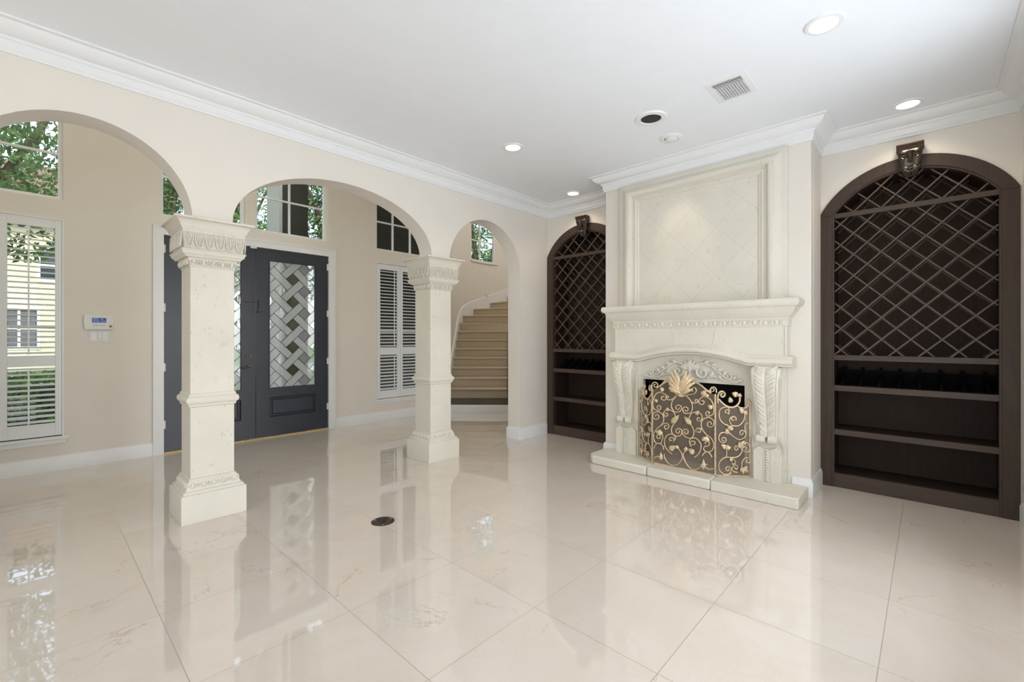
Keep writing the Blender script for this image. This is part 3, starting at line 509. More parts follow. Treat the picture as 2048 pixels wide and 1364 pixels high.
# ------------------------------------------------------------------ front door leaves
PV = .2135; GW = .118; SWD = PV - GW
def clip_poly(poly, x0, x1, z0, z1):
    for ax, val, sg in ((0, x0, 1), (0, x1, -1), (1, z0, 1), (1, z1, -1)):
        out = []
        for i in range(len(poly)):
            a, b = poly[i - 1], poly[i]; da = (a[ax] - val) * sg; db = (b[ax] - val) * sg
            if da >= 0: 
                if i or True: pass
            if (da >= 0) != (db >= 0):
                t = da / (da - db); out.append((a[0] + (b[0] - a[0]) * t, a[1] + (b[1] - a[1]) * t))
            if db >= 0: out.append(b)
        poly = out
        if len(poly) < 3: return []
    return poly
def door_leaf(n, x0, x1, gx0, gx1, hinge_left, label):
    t = thing('door_%d' % n, ((x0 + x1) / 2, YD + .03, 0), label, 'door', None, 'structure')
    y0, y1 = YD + .006, YD + .05; gz0, gz1 = .640, 2.280
    pz0, pz1 = .255, .525
    m = MB(); wall_holes(m, lambda u, tt, z: (u, tt, z), x0 + .002, x1 - .002, .022, 2.43, [(gx0, gx1, gz0, gz1), (gx0 - .008, gx1 + .008, pz0, pz1)], y0, y1)
    m.build('door_frame', 'navy', t)
    m = MB()                                   # sunk moulding and raised field of the bottom panel
    a, b = gx0 - .008, gx1 + .008
    ring = lambda d0, d1, ya, yb: m.add(
        [(a+d0,ya,pz0+d0),(b-d0,ya,pz0+d0),(b-d0,ya,pz1-d0),(a+d0,ya,pz1-d0),(a+d1,yb,pz0+d1),(b-d1,yb,pz0+d1),(b-d1,yb,pz1-d1),(a+d1,yb,pz1-d1)],
        [(k,(k+1)%4,(k+1)%4+4,k+4) for k in range(4)])
    ring(0, .008, y0 - .004, y0 - .004); ring(.008, .022, y0 - .004, y0 + .018); ring(.022, .034, y0 + .018, y0 + .018); ring(.034, .050, y0 + .018, y0 + .004)
    m.add([(a+.05,y0+.004,pz0+.05),(b-.05,y0+.004,pz0+.05),(b-.05,y0+.004,pz1-.05),(a+.05,y0+.004,pz1-.05)], [(0,1,2,3)])
    m.add([(a,y1,pz0),(b,y1,pz0),(b,y1,pz1),(a,y1,pz1)], [(0,1,2,3)])
    m.build('bottom_panel', 'navy', t)
    m = MB(); w = .014
    for (u0, u1, v0, v1) in ((gx0-w, gx1+w, gz1, gz1+w), (gx0-w, gx1+w, gz0-w, gz0), (gx0-w, gx0, gz0, gz1), (gx1, gx1+w, gz0, gz1)): m.box(u0, u1, y0 - .008, y0 + .012, v0, v1)
    m.build('glazing_bead', 'navy', t)
    g = MB(); L = MB(); yc = YD + .026; s2 = math.sqrt(2); X0 = (gx0 + gx1) / 2; Z0 = 2.065
    def uv(u, v): return (X0 + (u - v) / s2, Z0 + (u + v) / s2)
    def piece(u0, u1, v0, v1, mat):
        p = clip_poly([uv(u0, v0), uv(u1, v0), uv(u1, v1), uv(u0, v1)], gx0, gx1, gz0, gz1)
        if len(p) < 3: return
        g.add([(x, yc, z) for x, z in p], [tuple(range(len(p)))], mat)
        for i in range(len(p)):
            A = p[i - 1]; B = p[i]; q = math.hypot(B[0] - A[0], B[1] - A[1])
            if q < .004: continue
            L.obox(((A[0]+B[0])/2, yc, (A[1]+B[1])/2), [(B[0]-A[0], 0, B[1]-A[1]), (0, 1, 0), (-(B[1]-A[1]), 0, B[0]-A[0])], [q/2, .004, .0021])
    for i in range(-14, 8):
        for j in range(-14, 8):
            cu, cv = i * PV, j * PV           # gap centre
            piece(cu - GW/2, cu + GW/2, cv - GW/2, cv + GW/2, 'g_olive' if i == j else 'g_wave')
            ku, kv = cu + PV/2, cv + PV/2     # crossing
            if (i + j) % 2 == 0: piece(ku - SWD/2 - GW, ku + SWD/2 + GW, kv - SWD/2, kv + SWD/2, 'g_rib')
            else: piece(ku - SWD/2, ku + SWD/2, kv - SWD/2 - GW, kv + SWD/2 + GW, 'g_rib')
    gp = g.build('leaded_glass', None, t); L.build('lead_came', 'black', gp)
    hx = x0 if hinge_left else x1
    for z in (.322, .96, 1.625, 2.28):
        m = MB(); m.tube([(hx, y0 - .012, z - .045), (hx, y0 - .012, z + .045)], .007, 10); m.box(hx - .016, hx + .016, y0 - .004, y0 + .001, z - .045, z + .045)
        m.build('hinge', 'trim', t)
    return t
d1 = door_leaf(1, .988, 1.916, 1.168, 1.753, True, 'left leaf of the charcoal front door, with lever handle and deadbolt, half behind the near column')
d2 = door_leaf(2, 1.920, 2.843, 2.081, 2.666, False, 'right leaf of the charcoal front door with woven leaded glass, fully in view')
m = MB(); m.tube([(1.835, YD + .006, .92), (1.835, YD - .012, .92)], .030, 20); m.tube([(1.835, YD, .92), (1.835, YD - .045, .92)], .009, 10)
m.tube([(1.842, YD - .045, .92), (1.80, YD - .047, .918), (1.76, YD - .045, .910), (1.735, YD - .04, .904)], [.009, .009, .007, .005], 10); m.build('lever_handle', 'bronze', d1)
m = MB(); m.tube([(1.835, YD + .006, 1.055), (1.835, YD - .012, 1.055)], .030, 20); m.box(1.831, 1.839, YD - .03, YD - .01, 1.037, 1.073); m.build('deadbolt', 'bronze', d1)
m = MB(); m.box(1.795, 1.875, YD - .006, YD + .006, 1.722, 1.748); m.tube([(1.80, YD - .018, 1.735), (1.90, YD - .018, 1.735)], .004, 8); m.build('swing_bar_lock', 'bronze', d1)
m = MB(); m.tube([(1.947, YD - .01, 1.60), (1.947, YD - .01, 1.77)], .005, 8); m.box(1.938, 1.956, YD - .01, YD + .006, 1.60, 1.64); m.tube([(1.91, YD - .02, 1.615), (1.985, YD - .02, 1.615)], .003, 8); m.build('latch_bar', 'bronze', d2)
m = MB(); m.box(1.845, 1.915, YD - .045, YD - .005, 2.405, 2.44); m.build('door_contact', 'plastic', bevel=.003)
tag(bpy.data.objects['door_contact'], 'small white alarm contact box on the head of the front door frame', 'door sensor')

# ------------------------------------------------------------------ windows on the entry wall
def window(n, x0, x1, z0, z1, vs, hs, label, sill=False, fw=.035):
    t = thing('window_%d' % n, ((x0 + x1) / 2, YD + .08, z0), label, 'window', None, 'structure')
    m = MB(); ya, yb = YD + .05, YD + .10
    m.box(x0, x0 + fw, ya, yb, z0, z1); m.box(x1 - fw, x1, ya, yb, z0, z1); m.box(x0 + fw, x1 - fw, ya, yb, z0, z0 + fw); m.box(x0 + fw, x1 - fw, ya, yb, z1 - fw, z1)
    m.build('window_frame', 'trim', t)
    m = MB()
    for v in vs: m.box(v - .011, v + .011, ya + .01, yb - .01, z0 + fw, z1 - fw)
    for h in hs: m.box(x0 + fw, x1 - fw, ya + .012, yb - .012, h - .011, h + .011)
    if vs or hs: m.build('muntins', 'trim', t)
    m = MB(); m.add([(x0 + .02, ya + .025, z0 + .02), (x1 - .02, ya + .025, z0 + .02), (x1 - .02, ya + .025, z1 - .02), (x0 + .02, ya + .025, z1 - .02)], [(0, 1, 2, 3)]); m.build('pane', 'glass', t)
    return t
window(1, -.635, .205, .335, 2.445, [-.215], [1.39], 'tall window behind the shutters at the left edge, looking out on lawn and hedge')
window(2, -.635, .20, 2.64, 3.56, [], [3.10], 'square upper window above the left shutters, trees outside')
window(3, .955, 1.80, 2.64, 3.56, [1.377], [3.10], 'transom above the left door leaf, mostly behind the near column and arch')
window(4, 1.915, 2.84, 2.64, 3.56, [2.345], [3.10], 'four-pane transom above the right door leaf, trees and porch column outside')
window(5, 3.595, 4.43, .335, 2.44, [], [1.39], 'window behind the shutters right of the front door')
window(6, 3.60, 4.58, 2.64, 3.56, [3.927, 4.254], [3.095], 'dark upper window above the right shutters, cut by the middle arch')
for i, x in enumerate((-2.1, -.1, 1.9)):  # unseen windows added for the foyer fill lights
    tag(window(8 + i, x - .5, x + .5, 4.0, 4.95, [x], [4.475], ('unseen high foyer window added for light, farthest left', 'unseen high foyer window added for light, above the left windows', 'unseen high foyer window added for light, above the front door')[i]))
m = MB(); m.box(-.68, .237, YD - .035, YD + .05, .306, .335); m.box(-.66, .222, YD - .016, YD, .262, .306); S(m.build('trim_4', 'trim', bevel=.004))
m = MB(); m.box(3.57, 4.46, YD - .03, YD + .05, .300, .330); m.box(3.585, 4.445, YD - .014, YD, .262, .30); S(m.build('trim_5', 'trim', bevel=.004))

def shutter(x0, x1, z0, z1, zr0, zr1, tilt, label, rodx, knob=None):
    """one hinged panel: stiles, rails, louvers and tilt rod"""
    t = thing('plantation_shutter', ((x0 + x1) / 2, YD, z0), label, 'window shutter', 'plantation shutters on the entry wall')
    ya, yb = YD - .012, YD + .018; sw = .046
    m = MB(); m.box(x0, x0 + sw, ya, yb, z0, z1); m.box(x1 - sw, x1, ya, yb, z0, z1); m.build('stile', 'shutter', t, bevel=.002)
    m = MB(); m.box(x0 + sw, x1 - sw, ya, yb, z0, z0 + .12); m.build('bottom_rail', 'shutter', t)
    m = MB(); m.box(x0 + sw, x1 - sw, ya, yb, z1 - .085, z1); m.build('top_rail', 'shutter', t)
    m = MB(); m.box(x0 + sw, x1 - sw, ya, yb, zr0, zr1); m.build('divider_rail', 'shutter', t)
    yc = (ya + yb) / 2; c, s = math.cos(R(tilt)), math.sin(R(tilt))
    for a, b in ((z0 + .12, zr0), (zr1, z1 - .085)):
        n = round((b - a) / .051); st = (b - a) / n
        for i in range(n):
            z = a + st * (i + .5); m = MB(); w = .030; e = .0045
            prof = [(-w, 0), (-w * .5, e), (0, e * 1.25), (w * .5, e), (w, 0), (w * .5, -e), (0, -e * 1.25), (-w * .5, -e)]
            m.prism([(p * c - q * s, p * s + q * c) for p, q in prof], lambda p, q, h: (h, yc + p, z + q), x0 + sw + .001, x1 - sw - .001)
            m.build('louver', 'shutter', t)
        m = MB(); m.box(rodx - .006, rodx + .006, yc - .040, yc - .031, a + .01, b - .01); m.build('tilt_rod', 'shutter', t)
    return t
shutter(-.210, .190, .345, 2.435, 1.018, 1.120, 16, 'white shutter panel with open louvers at the left edge of the photo', -.030)
shutter(-.622, -.214, .345, 2.435, 1.018, 1.120, 16, 'white shutter panel beyond the left edge, left of its visible neighbour', -.42)
shutter(3.612, 4.012, .345, 2.43, 1.018, 1.135, 24, 'left white shutter panel of the window right of the front door', 3.895)
shutter(4.016, 4.415, .345, 2.43, 1.018, 1.135, 24, 'white shutter panel half hidden behind the far column', 4.30)
for i, (a, b) in enumerate(((-.635, .205), (3.595, 4.43))):
    m = MB(); w = .014; z0, z1 = .335, 2.447
    m.box(a, a + w, YD - .02, YD + .05, z0, z1); m.box(b - w, b, YD - .02, YD + .05, z0, z1); m.box(a + w, b - w, YD - .02, YD + .05, z1 - .012, z1)
    S(m.build('trim_%d' % (6 + i), 'trim'))

# stair hall window
t = thing('window_7', (*cp((wa0 + wa1) / 2), 3.13), 'small curved window high on the stair wall, seen through the right arch', 'window', None, 'structure')
m = MB(); n = 8; rin, rout = CRAD + .03, CRAD + .07
def cbox(mb, a0, a1, r0, r1, z0, z1, k=6, mat=None):
    pth = [cp(a0 + (a1 - a0) * i / k, r0) for i in range(k + 1)]; mb.sweep([Vector(p) for p in pth], [(0, z0), (r1 - r0, z0), (r1 - r0, z1), (0, z1)], False, mat)
cbox(m, wa0, wa1, rin, rout, 3.13, 3.165); cbox(m, wa0, wa1, rin, rout, 4.085, 4.12)
cbox(m, wa0, wa0 - .9, rin, rout, 3.16, 4.09, 1); cbox(m, wa1 + 1.1, wa1, CRAD - .0, rout, 3.13, 4.12, 1)
m.build('window_frame', 'trim', t)
m = MB(); am = ang(961.6); cbox(m, am + .35, am - .35, rin, rout - .01, 3.16, 4.09, 1); cbox(m, wa0, wa1, rin, rout - .01, 3.615, 3.64); m.build('muntins', 'trim', t)
m = MB(); pth = [cp(wa0 + (wa1 - wa0) * i / 6, CRAD + .05) for i in range(7)]
m.add([(p[0], p[1], 3.15) for p in pth] + [(p[0], p[1], 4.10) for p in pth], [(i, i + 1, i + 8, i + 7) for i in range(6)]); m.build('pane', 'glass', t)
m = MB(); cbox(m, wa0 + 1.2, wa1 - 2.6, CRAD - .03, CRAD + .03, 3.095, 3.13, 6); S(m.build('trim_8', 'trim'))

# ------------------------------------------------------------------ staircase
st = thing('staircase', (*SW(-.6, 7.7), 0), 'curved staircase with tan carpeted steps seen through the right arch', 'staircase')
RL, RR = -1.185, -.085
m = MB(); a = [SW(r, d) for r, d in ((-1.185, 7.64), (-.6, 7.62), (.05, 7.62), (.30, 7.68), (.42, 7.85), (.42, 8.25), (-1.185, 8.25))]
m.prism(a, lambda x, y, h: (x, y, h), 0, .140); m.build('starting_step', 'trim', st)
m = MB(); m.prism(a, lambda x, y, h: (x, y, h), .140, .162); m.build('starting_tread', 'darkwood_tread', st)
AN = {7: 5, 8: 14, 9: 31, 10: 50, 11: 66, 12: 82, 13: 98, 14: 114, 15: 130, 16: 146}
def nosing(k):
    if k <= 7: d = 8.22 + .2357 * k; return ((RL, d), (RR, d))
    a = R(180 - AN[k]); return ((CR + 1.79 * math.cos(a), CD + 1.79 * math.sin(a)), (CR + .685 * math.cos(a), CD + .685 * math.sin(a)))
rise = .18
for k in range(0, 16):
    z1 = .346 + rise * k; z0 = z1 - rise - (.02 if k else .004)
    A, B = nosing(k); C_, D_ = nosing(k + 1)
    poly = [A, B] + ([D_, C_] if k < 7 else [D_] + [C_])
    if k >= 7:
        a0 = 180 - AN[k]; a1 = 180 - AN[k + 1]; am_ = (a0 + a1) / 2
        poly = [A, B, D_, C_, (CR + 1.79 * math.cos(R(am_)), CD + 1.79 * math.sin(R(am_)))]
    # riser face sits 2.5 cm behind the nosing
    def back(p, q, w):   # move the front edge back
        dx = Vector(q[::-1] if False else q); return p
    dirf = Vector(C_) - Vector(A); dirf.normalize(); dirb = Vector(D_) - Vector(B); dirb = dirb.normalized() if dirb.length > 1e-3 else dirf
    A2_ = Vector(A) + dirf * .028; B2_ = Vector(B) + dirb * .028
    m = MB()
    low = [tuple(A2_), tuple(B2_)] + poly[2:]
    m.prism([SW(*p) for p in low], lambda x, y, h: (x, y, h), z0, z1 - .035)
    m.prism([SW(*p) for p in poly], lambda x, y, h: (x, y, h), z1 - .035, z1)
    m.build('step', 'carpet', st, bevel=.010, seg=3)
# side wall under the steps, skirt along the curved wall, dark edge strip
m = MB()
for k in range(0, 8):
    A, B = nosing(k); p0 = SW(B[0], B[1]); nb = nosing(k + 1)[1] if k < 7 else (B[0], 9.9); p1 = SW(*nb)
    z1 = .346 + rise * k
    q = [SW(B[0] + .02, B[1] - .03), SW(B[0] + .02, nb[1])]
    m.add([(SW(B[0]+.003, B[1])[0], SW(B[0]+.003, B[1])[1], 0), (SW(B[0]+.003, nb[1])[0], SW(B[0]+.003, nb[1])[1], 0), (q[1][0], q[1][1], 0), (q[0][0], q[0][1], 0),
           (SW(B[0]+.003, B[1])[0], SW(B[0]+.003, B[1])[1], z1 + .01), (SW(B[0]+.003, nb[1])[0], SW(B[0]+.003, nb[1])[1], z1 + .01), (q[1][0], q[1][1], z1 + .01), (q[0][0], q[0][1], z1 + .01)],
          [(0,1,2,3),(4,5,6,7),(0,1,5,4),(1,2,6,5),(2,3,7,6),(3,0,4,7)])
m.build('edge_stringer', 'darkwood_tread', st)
sk = []
def skz(k): return .346 + rise * k
for k in [-1.2, -.5, 0, 1, 2, 3, 4, 5, 6, 7]: sk.append(((-1.198, 8.22 + .2357 * k), skz(k) + .17))
for k in range(8, 16): a = R(180 - AN[k]); sk.append(((CR + 1.798 * math.cos(a), CD + 1.798 * math.sin(a)), skz(k) + .19))
ks = []
for (p, z), (p2, z2) in zip(sk, sk[1:]):
    for j in range(4):
        u = j / 4; r_ = p[0] + (p2[0] - p[0]) * u; d_ = p[1] + (p2[1] - p[1]) * u
        if d_ > CD: 
            v = Vector((r_ - CR, d_ - CD)).normalized() * 1.798; r_, d_ = CR + v.x, CD + v.y
        ks.append(((r_, d_), z + (z2 - z) * u))
m = MB(); vs = []
for (r_, d_), z in ks:
    if d_ > CD: v = Vector((CR - r_, CD - d_)).normalized()
    else: v = Vector((1, 0))
    q = (r_ + v.x * .028, d_ + v.y * .028)
    for p, zz in (((r_, d_), max(0, z - .75)), (q, max(0, z - .75)), (q, z - .012), ((r_, d_), z)): x, y = SW(*p); vs.append((x, y, zz))
n = len(ks); m.add(vs, [(i*4+j, i*4+(j+1)%4, (i+1)*4+(j+1)%4, (i+1)*4+j) for i in range(n-1) for j in range(4)] + [(0,1,2,3), ((n-1)*4, (n-1)*4+1, (n-1)*4+2, (n-1)*4+3)])
m.build('wall_skirt', 'trim', st)
ao = ang(973); px_, py_ = cp(ao, CRAD - .012); nx, ny = (Vector(cp(ao, 1.0)) - Vector(cp(ao, 1.8))).normalized()
m = MB(); m.obox((px_, py_, 2.32), [(nx, ny, 0), (-ny, nx, 0), (0, 0, 1)], [.010, .035, .06]); m.obox((px_ + nx * .02, py_ + ny * .02, 2.305), [(nx, ny, 0), (-ny, nx, 0), (0, 0, 1)], [.02, .022, .028])
tag(m.build('night_light', 'plastic', bevel=.004), 'small white plug-in night light on the stair wall above the skirt', 'night light')

# ------------------------------------------------------------------ columns
def egg_row(mb, cx, cy, half, zc, hgt, n, dep, tilt):
    """egg shapes framed by a raised loop, on the four faces"""
    L = 2 * half; st_ = L / n
    for q in range(4):
        rot = Matrix.Rotation(q * PI / 2, 3, 'Z')
        for i in range(n):
            u = -half + st_ * (i + .5)
            loc = Vector((u, -half - tilt * 0, zc)); p = rot @ loc
            mb.ell((cx + p.x, cy + p.y, p.z), (st_ * .24, dep, hgt * .40), 8, 6, None, rot)
            loop = []
            for j in range(9):
                a = PI + PI * j / 8; loop.append(Vector((u + st_ * .38 * math.cos(a), -half - dep * .3, zc + hgt * .15 + hgt * .55 * math.sin(a))))
            mb.tube([Vector((cx, cy, 0)) + rot @ v for v in loop], st_ * .075, 5)
            d_ = rot @ Vector((u + st_ / 2, -half - dep * .2, zc)); 
            if i < n - 1: mb.ell((cx + d_.x, cy + d_.y, d_.z), (st_ * .05, dep * .7, hgt * .4), 6, 5, None, rot)
def leaf_row(mb, cx, cy, half, zc, hgt, n, dep):
    L = 2 * half; st_ = L / n
    for q in range(4):
        rot = Matrix.Rotation(q * PI / 2, 3, 'Z')
        T = lambda v: Vector((cx, cy, 0)) + rot @ v
        for i in range(n):
            u = -half + st_ * (i + .5)
            lp = [Vector((u - st_*.44, -half - dep*.5, zc + hgt*.40)), Vector((u - st_*.40, -half - dep*.8, zc)), Vector((u - st_*.28, -half - dep*.9, zc - hgt*.30)), Vector((u, -half - dep, zc - hgt*.46)), Vector((u + st_*.28, -half - dep*.9, zc - hgt*.30)), Vector((u + st_*.40, -half - dep*.8, zc)), Vector((u + st_*.44, -half - dep*.5, zc + hgt*.40))]
            lp = catmull(lp, 3)
            mb.tube([T(v) for v in lp], .0042, 5)
            mb.tube([T(Vector((u, -half - dep*.6, zc + hgt*.42))), T(Vector((u, -half - dep, zc - hgt*.35)))], .003, 5)
            for s_ in (-1, 1):
                for w in range(3):
                    zz = zc + hgt * (.34 - .26 * w)
                    mb.tube([T(Vector((u + s_*st_*.06, -half - dep*.7, zz - hgt*.14))), T(Vector((u + s_*st_*.2, -half - dep*.95, zz - hgt*.02))), T(Vector((u + s_*st_*.30, -half - dep*.6, zz + hgt*.06)))], [.0015, .0032, .0015], 5)
def column(cx, cy, label):
    t = thing('column', (cx, cy, 0), label, 'column', 'limestone columns of the arcade', 'thing')
    m = MB(); m.sqloft(cx, cy, [(.200, 0), (.200, .194), (.197, .200), (.185, .200), (.185, .216), (.181, .220), (.170, .220), (.170, .226)]); m.build('plinth', 'stone', t, bevel=.003)
    m = MB(); m.sqloft(cx, cy, [(.168, .226), (.166, .232), (.152, .276), (.150, .281), (.145, .283), (.145, .293), (.136, .299)]); egg_row(m, cx, cy, .157, .255, .052, 5, .015, 0); m.build('base_moulding', 'stone', t)
    m = MB(); m.sqloft(cx, cy, [(.136, .297), (.136, 1.80)]); m.build('shaft', 'stone', t, bevel=.003)
    m = MB(); m.sqloft(cx, cy, [(.1362, .800), (.146, .806), (.146, .820), (.150, .824), (.158, .832), (.162, .845), (.162, .855), (.158, .868), (.150, .875), (.145, .878), (.145, .892), (.1362, .900)]); m.build('middle_band', 'stone', t, bevel=.002)
    m = MB(); pr_ = [(.1362, 1.792), (.141, 1.796), (.141, 1.804), (.139, 1.808), (.150, 1.850), (.153, 1.858), (.170, 1.860), (.172, 1.866), (.182, 1.876), (.190, 1.884), (.191, 1.896), (.196, 1.900), (.199, 1.906), (.196, 1.912), (.184, 1.916), (.180, 1.925), (.186, 1.97), (.191, 2.045), (.197, 2.05), (.197, 2.058), (.203, 2.064), (.208, 2.080), (.220, 2.100), (.234, 2.112), (.243, 2.116), (.243, 2.1281)]
    m.sqloft(cx, cy, pr_); egg_row(m, cx, cy, .147, 1.830, .054, 5, .017, 0); leaf_row(m, cx, cy, .187, 1.980, .125, 6, .012); m.build('capital', 'stone', t)
column(.888, 3.928, 'near limestone column, in front of the left door leaf')
column(2.955, 3.928, 'far limestone column, between the middle and right arches')
# ------------------------------------------------------------------ fireplace
YM = 1.64
fp = thing('fireplace', (XC, YM, 0), 'cream carved limestone fireplace with mantel shelf, scroll legs and raised hearth', 'fireplace')
HZ = .085
for i, (a, b, ch0, ch1) in enumerate(((.715, 1.352, 1, 0), (1.356, 1.930, 0, 0), (1.934, 2.595, 0, 1))):
    m = MB(); x0, x1 = 3.903, XC + .02
    o = [(x0 + (.05 if ch0 else 0), a), (x0, a + (.03 if ch0 else 0)), (x0, b - (.05 if ch1 else 0)), (x0 + (.07 if ch1 else 0), b)] + [(x1, b), (x1, a)]
    if not ch0: o = [(x0, a)] + o[2:]
    if not ch1: o = o[:-4] + [(x0, b)] + o[-2:] if ch0 or True else o
    if not ch0 and not ch1: o = [(x0, a), (x0, b), (x1, b), (x1, a)]
    elif ch0: o = [(x0 + .012, a), (x0, a + .012), (x0, b), (x1, b), (x1, a)]
    else: o = [(x0, a), (x0, b - .07), (x0 + .08, b), (x1, b), (x1, a)]
    m.prism(o, lambda x, y, h: (x, y, h), 0, HZ); m.build('hearth_slab', 'stone', fp, bevel=.016, seg=3)
FX = 4.205     # leg front
def volute_leg(y0, y1, mirror):
    yc = (y0 + y1) / 2; w = (y1 - y0)
    m = MB(); m.box(4.25, XC + .01, y0 - .022, y1 + .022, HZ, 1.05); m.box(4.235, 4.26, y0 - .010, y1 + .010, HZ, 1.05)
    lg = m.build('leg', 'stone', fp, bevel=.004)
    m = MB(); m.prism([(y0, HZ), (y1, HZ), (y1, .335), (y0 + w * .80, .375), (yc + .02, .352), (yc - .02, .352), (y0 + w * .2, .375), (y0, .335)], lambda a, b, h: (h, a, b), FX, 4.26)
    for k in range(12):
        z = HZ + .012 + k * .0225; m.ell((FX - .006, yc, z), (.014, .016, .012), 8, 5, None, Matrix.Rotation(R(25), 3, 'X'))
    for s_ in (-1, 1):
        m.box(FX - .004, FX + .01, yc + s_ * .030 - .004, yc + s_ * .030 + .004, HZ, .34)
        for j in range(3):
            yy = yc + s_ * (w * .5 + .001)
            p = [Vector((FX - .004, yy, .445 - j * .012)), Vector((FX + .016 + j * .004, yy + s_ * .008, .400 - j * .014)), Vector((FX + .030, yy + s_ * .004, .345 - j * .010))]
            m.tube(catmull(p, 3), [.004, .006, .008, .009, .008, .006, .003], 7)
    m.build('plinth_block', 'stone', lg, bevel=.002)
    # scroll bracket: side profile of (protrusion, z), swept over the width with a central groove
    prof = [(.060, 1.045), (.090, 1.030), (.108, 1.000), (.116, .955), (.115, .905), (.106, .855), (.092, .805), (.076, .755), (.061, .705), (.048, .650), (.038, .590), (.032, .530), (.031, .485), (.034, .455)]
    prof = [tuple(v) for v in catmull([(a, b, 0) for a, b in prof], 3)]; prof = [(p[0], p[1]) for p in prof]
    def wid(z): return .5 * w * (1.02 - .36 * (1 - (z - .45) / .6))
    us = [-1, -.97, -.86, -.80, -.62, -.42, -.22, -.09, 0, .09, .22, .42, .62, .80, .86, .97, 1]
    def relief(u):
        a = abs(u)
        return -.022 if a >= .99 else (-.004 if a > .9 else (.002 if a > .84 else (-.004 if a > .75 else (-.006 if a < .05 else .004 * math.cos((a - .42) * 3)))))
    m = MB(); vs = []
    for d, z in prof:
        for u in us: vs.append((FX + .02 - d - relief(u) , yc + u * wid(z), z))
    nu = len(us); fs = [(i*nu+j, i*nu+j+1, (i+1)*nu+j+1, (i+1)*nu+j) for i in range(len(prof)-1) for j in range(nu-1)]
    m.add(vs, fs, None, True)
    for sgn in (0, nu - 1):     # side walls
        vs2 = []
        for i, (d, z) in enumerate(prof): p = vs[i * nu + sgn]; vs2 += [p, (4.262, p[1], z)]
        m.add(vs2, [(2*i, 2*i+1, 2*i+3, 2*i+2) for i in range(len(prof) - 1)])
    m.add([vs[0], vs[nu-1], (4.262, vs[nu-1][1], prof[0][1]), (4.262, vs[0][1], prof[0][1])], [(0, 1, 2, 3)])
    m.box(FX - .055, 4.262, y0 + .016, y1 - .016, 1.020, 1.052)
    # side volutes
    for s_ in (-1, 1):
        yy = yc + s_ * wid(.97) * 1.0
        sp_ = [(FX - .035 + (.050 - .0042 * i) * math.cos(i * .62 + 1.4), yy, .985 + (.050 - .0042 * i) * math.sin(i * .62 + 1.4)) for i in range(11)]
        m.tube(catmull(sp_, 2), .007, 6)
    # bottom roll
    for s_ in (-1, 1): m.tube([(FX - .012, yc + s_ * .012, .440), (FX - .012, yc + s_ * (.36 * w), .440)], .033, 16)
    sc = m.build('scroll_bracket', 'stone', lg)
    m = MB()
    n = 17
    for k in range(n):
        f_ = (k + .5) / n; i = int(f_ * (len(prof) - 1)); d, z = prof[i]
        for s_ in (-1, 1):
            for u0, u1 in ((.16, .72),):
                pts = []
                for q in range(5):
                    t_ = q / 4; u = u0 + (u1 - u0) * t_; zz = z - .030 * (1 - t_) + .024 * t_ ** 2
                    j = min(range(len(prof)), key=lambda a: abs(prof[a][1] - zz)); dd = prof[j][0]
                    pts.append((FX + .02 - dd - .006 , yc + s_ * u * wid(zz), zz))
                m.tube(pts, [.0045, .0075, .0090, .0080, .0045], 6)
    m.build('carved_leaf', 'stone', sc)
volute_leg(.885, 1.100, False); volute_leg(2.195, 2.420, True)
# surround panel with opening, between the legs
def archz(y, z0, rise, half=.40, fl=0):
    u = (y - YM) / half
    return z0 if abs(u) >= 1 else z0 + rise * (math.cos(u * PI * .5) ** .9)
m = MB(); wall_holes(m, lambda u, t, z: (t, u, z), 1.09, 2.205, HZ, 1.18, [(1.182, 2.140, 0, .872)], 4.255, XC + .005); m.build('surround_panel', 'stone', fp)
# frieze with arched bottom
ys = [.845 + (2.425 - .845) * i / 60 for i in range(61)]
lo = [(y, archz(y, 1.10, .085, .50)) for y in ys]
m = MB(); m.prism(lo + [(2.425, 1.40), (.845, 1.40)], lambda a, b, h: (h, a, b), 4.185, XC + .01)
for a, b in ((.853, .862), (2.408, 2.417)): m.box(4.179, 4.19, a, b, 1.15, 1.385)
for ya, yb_ in ((1.395, 1.445), (1.805, 1.765)):
    m.tube([(4.184, ya, 1.39), (4.184, ya * .6 + yb_ * .4, 1.28), (4.184, yb_, 1.185)], .0035, 6)
m.build('frieze', 'stone', fp, bevel=.002)
# arched lower moulding following the arch
sec = [(4.185, .035), (4.172, .040), (4.168, .030), (4.150, .022), (4.136, .004), (4.134, -.012), (4.142, -.026), (4.160, -.034), (4.164, -.046), (4.182, -.052), (4.30, -.052), (4.30, .035)]
ys2 = [.80 + (2.465 - .80) * i / 64 for i in range(65)]
m = MB(); vs = []
for y in ys2:
    zc_ = archz(y, 1.10, .085, .50)
    for x, dz in sec:
        f_ = 1.0
        vs.append((x, y, zc_ + dz))
k = len(sec); m.add(vs, [(i*k+j, i*k+(j+1)%k, (i+1)*k+(j+1)%k, (i+1)*k+j) for i in range(64) for j in range(k)] + [tuple(range(k)), tuple(64*k+j for j in range(k))])
m.build('arched_moulding', 'stone', fp, bevel=.001)
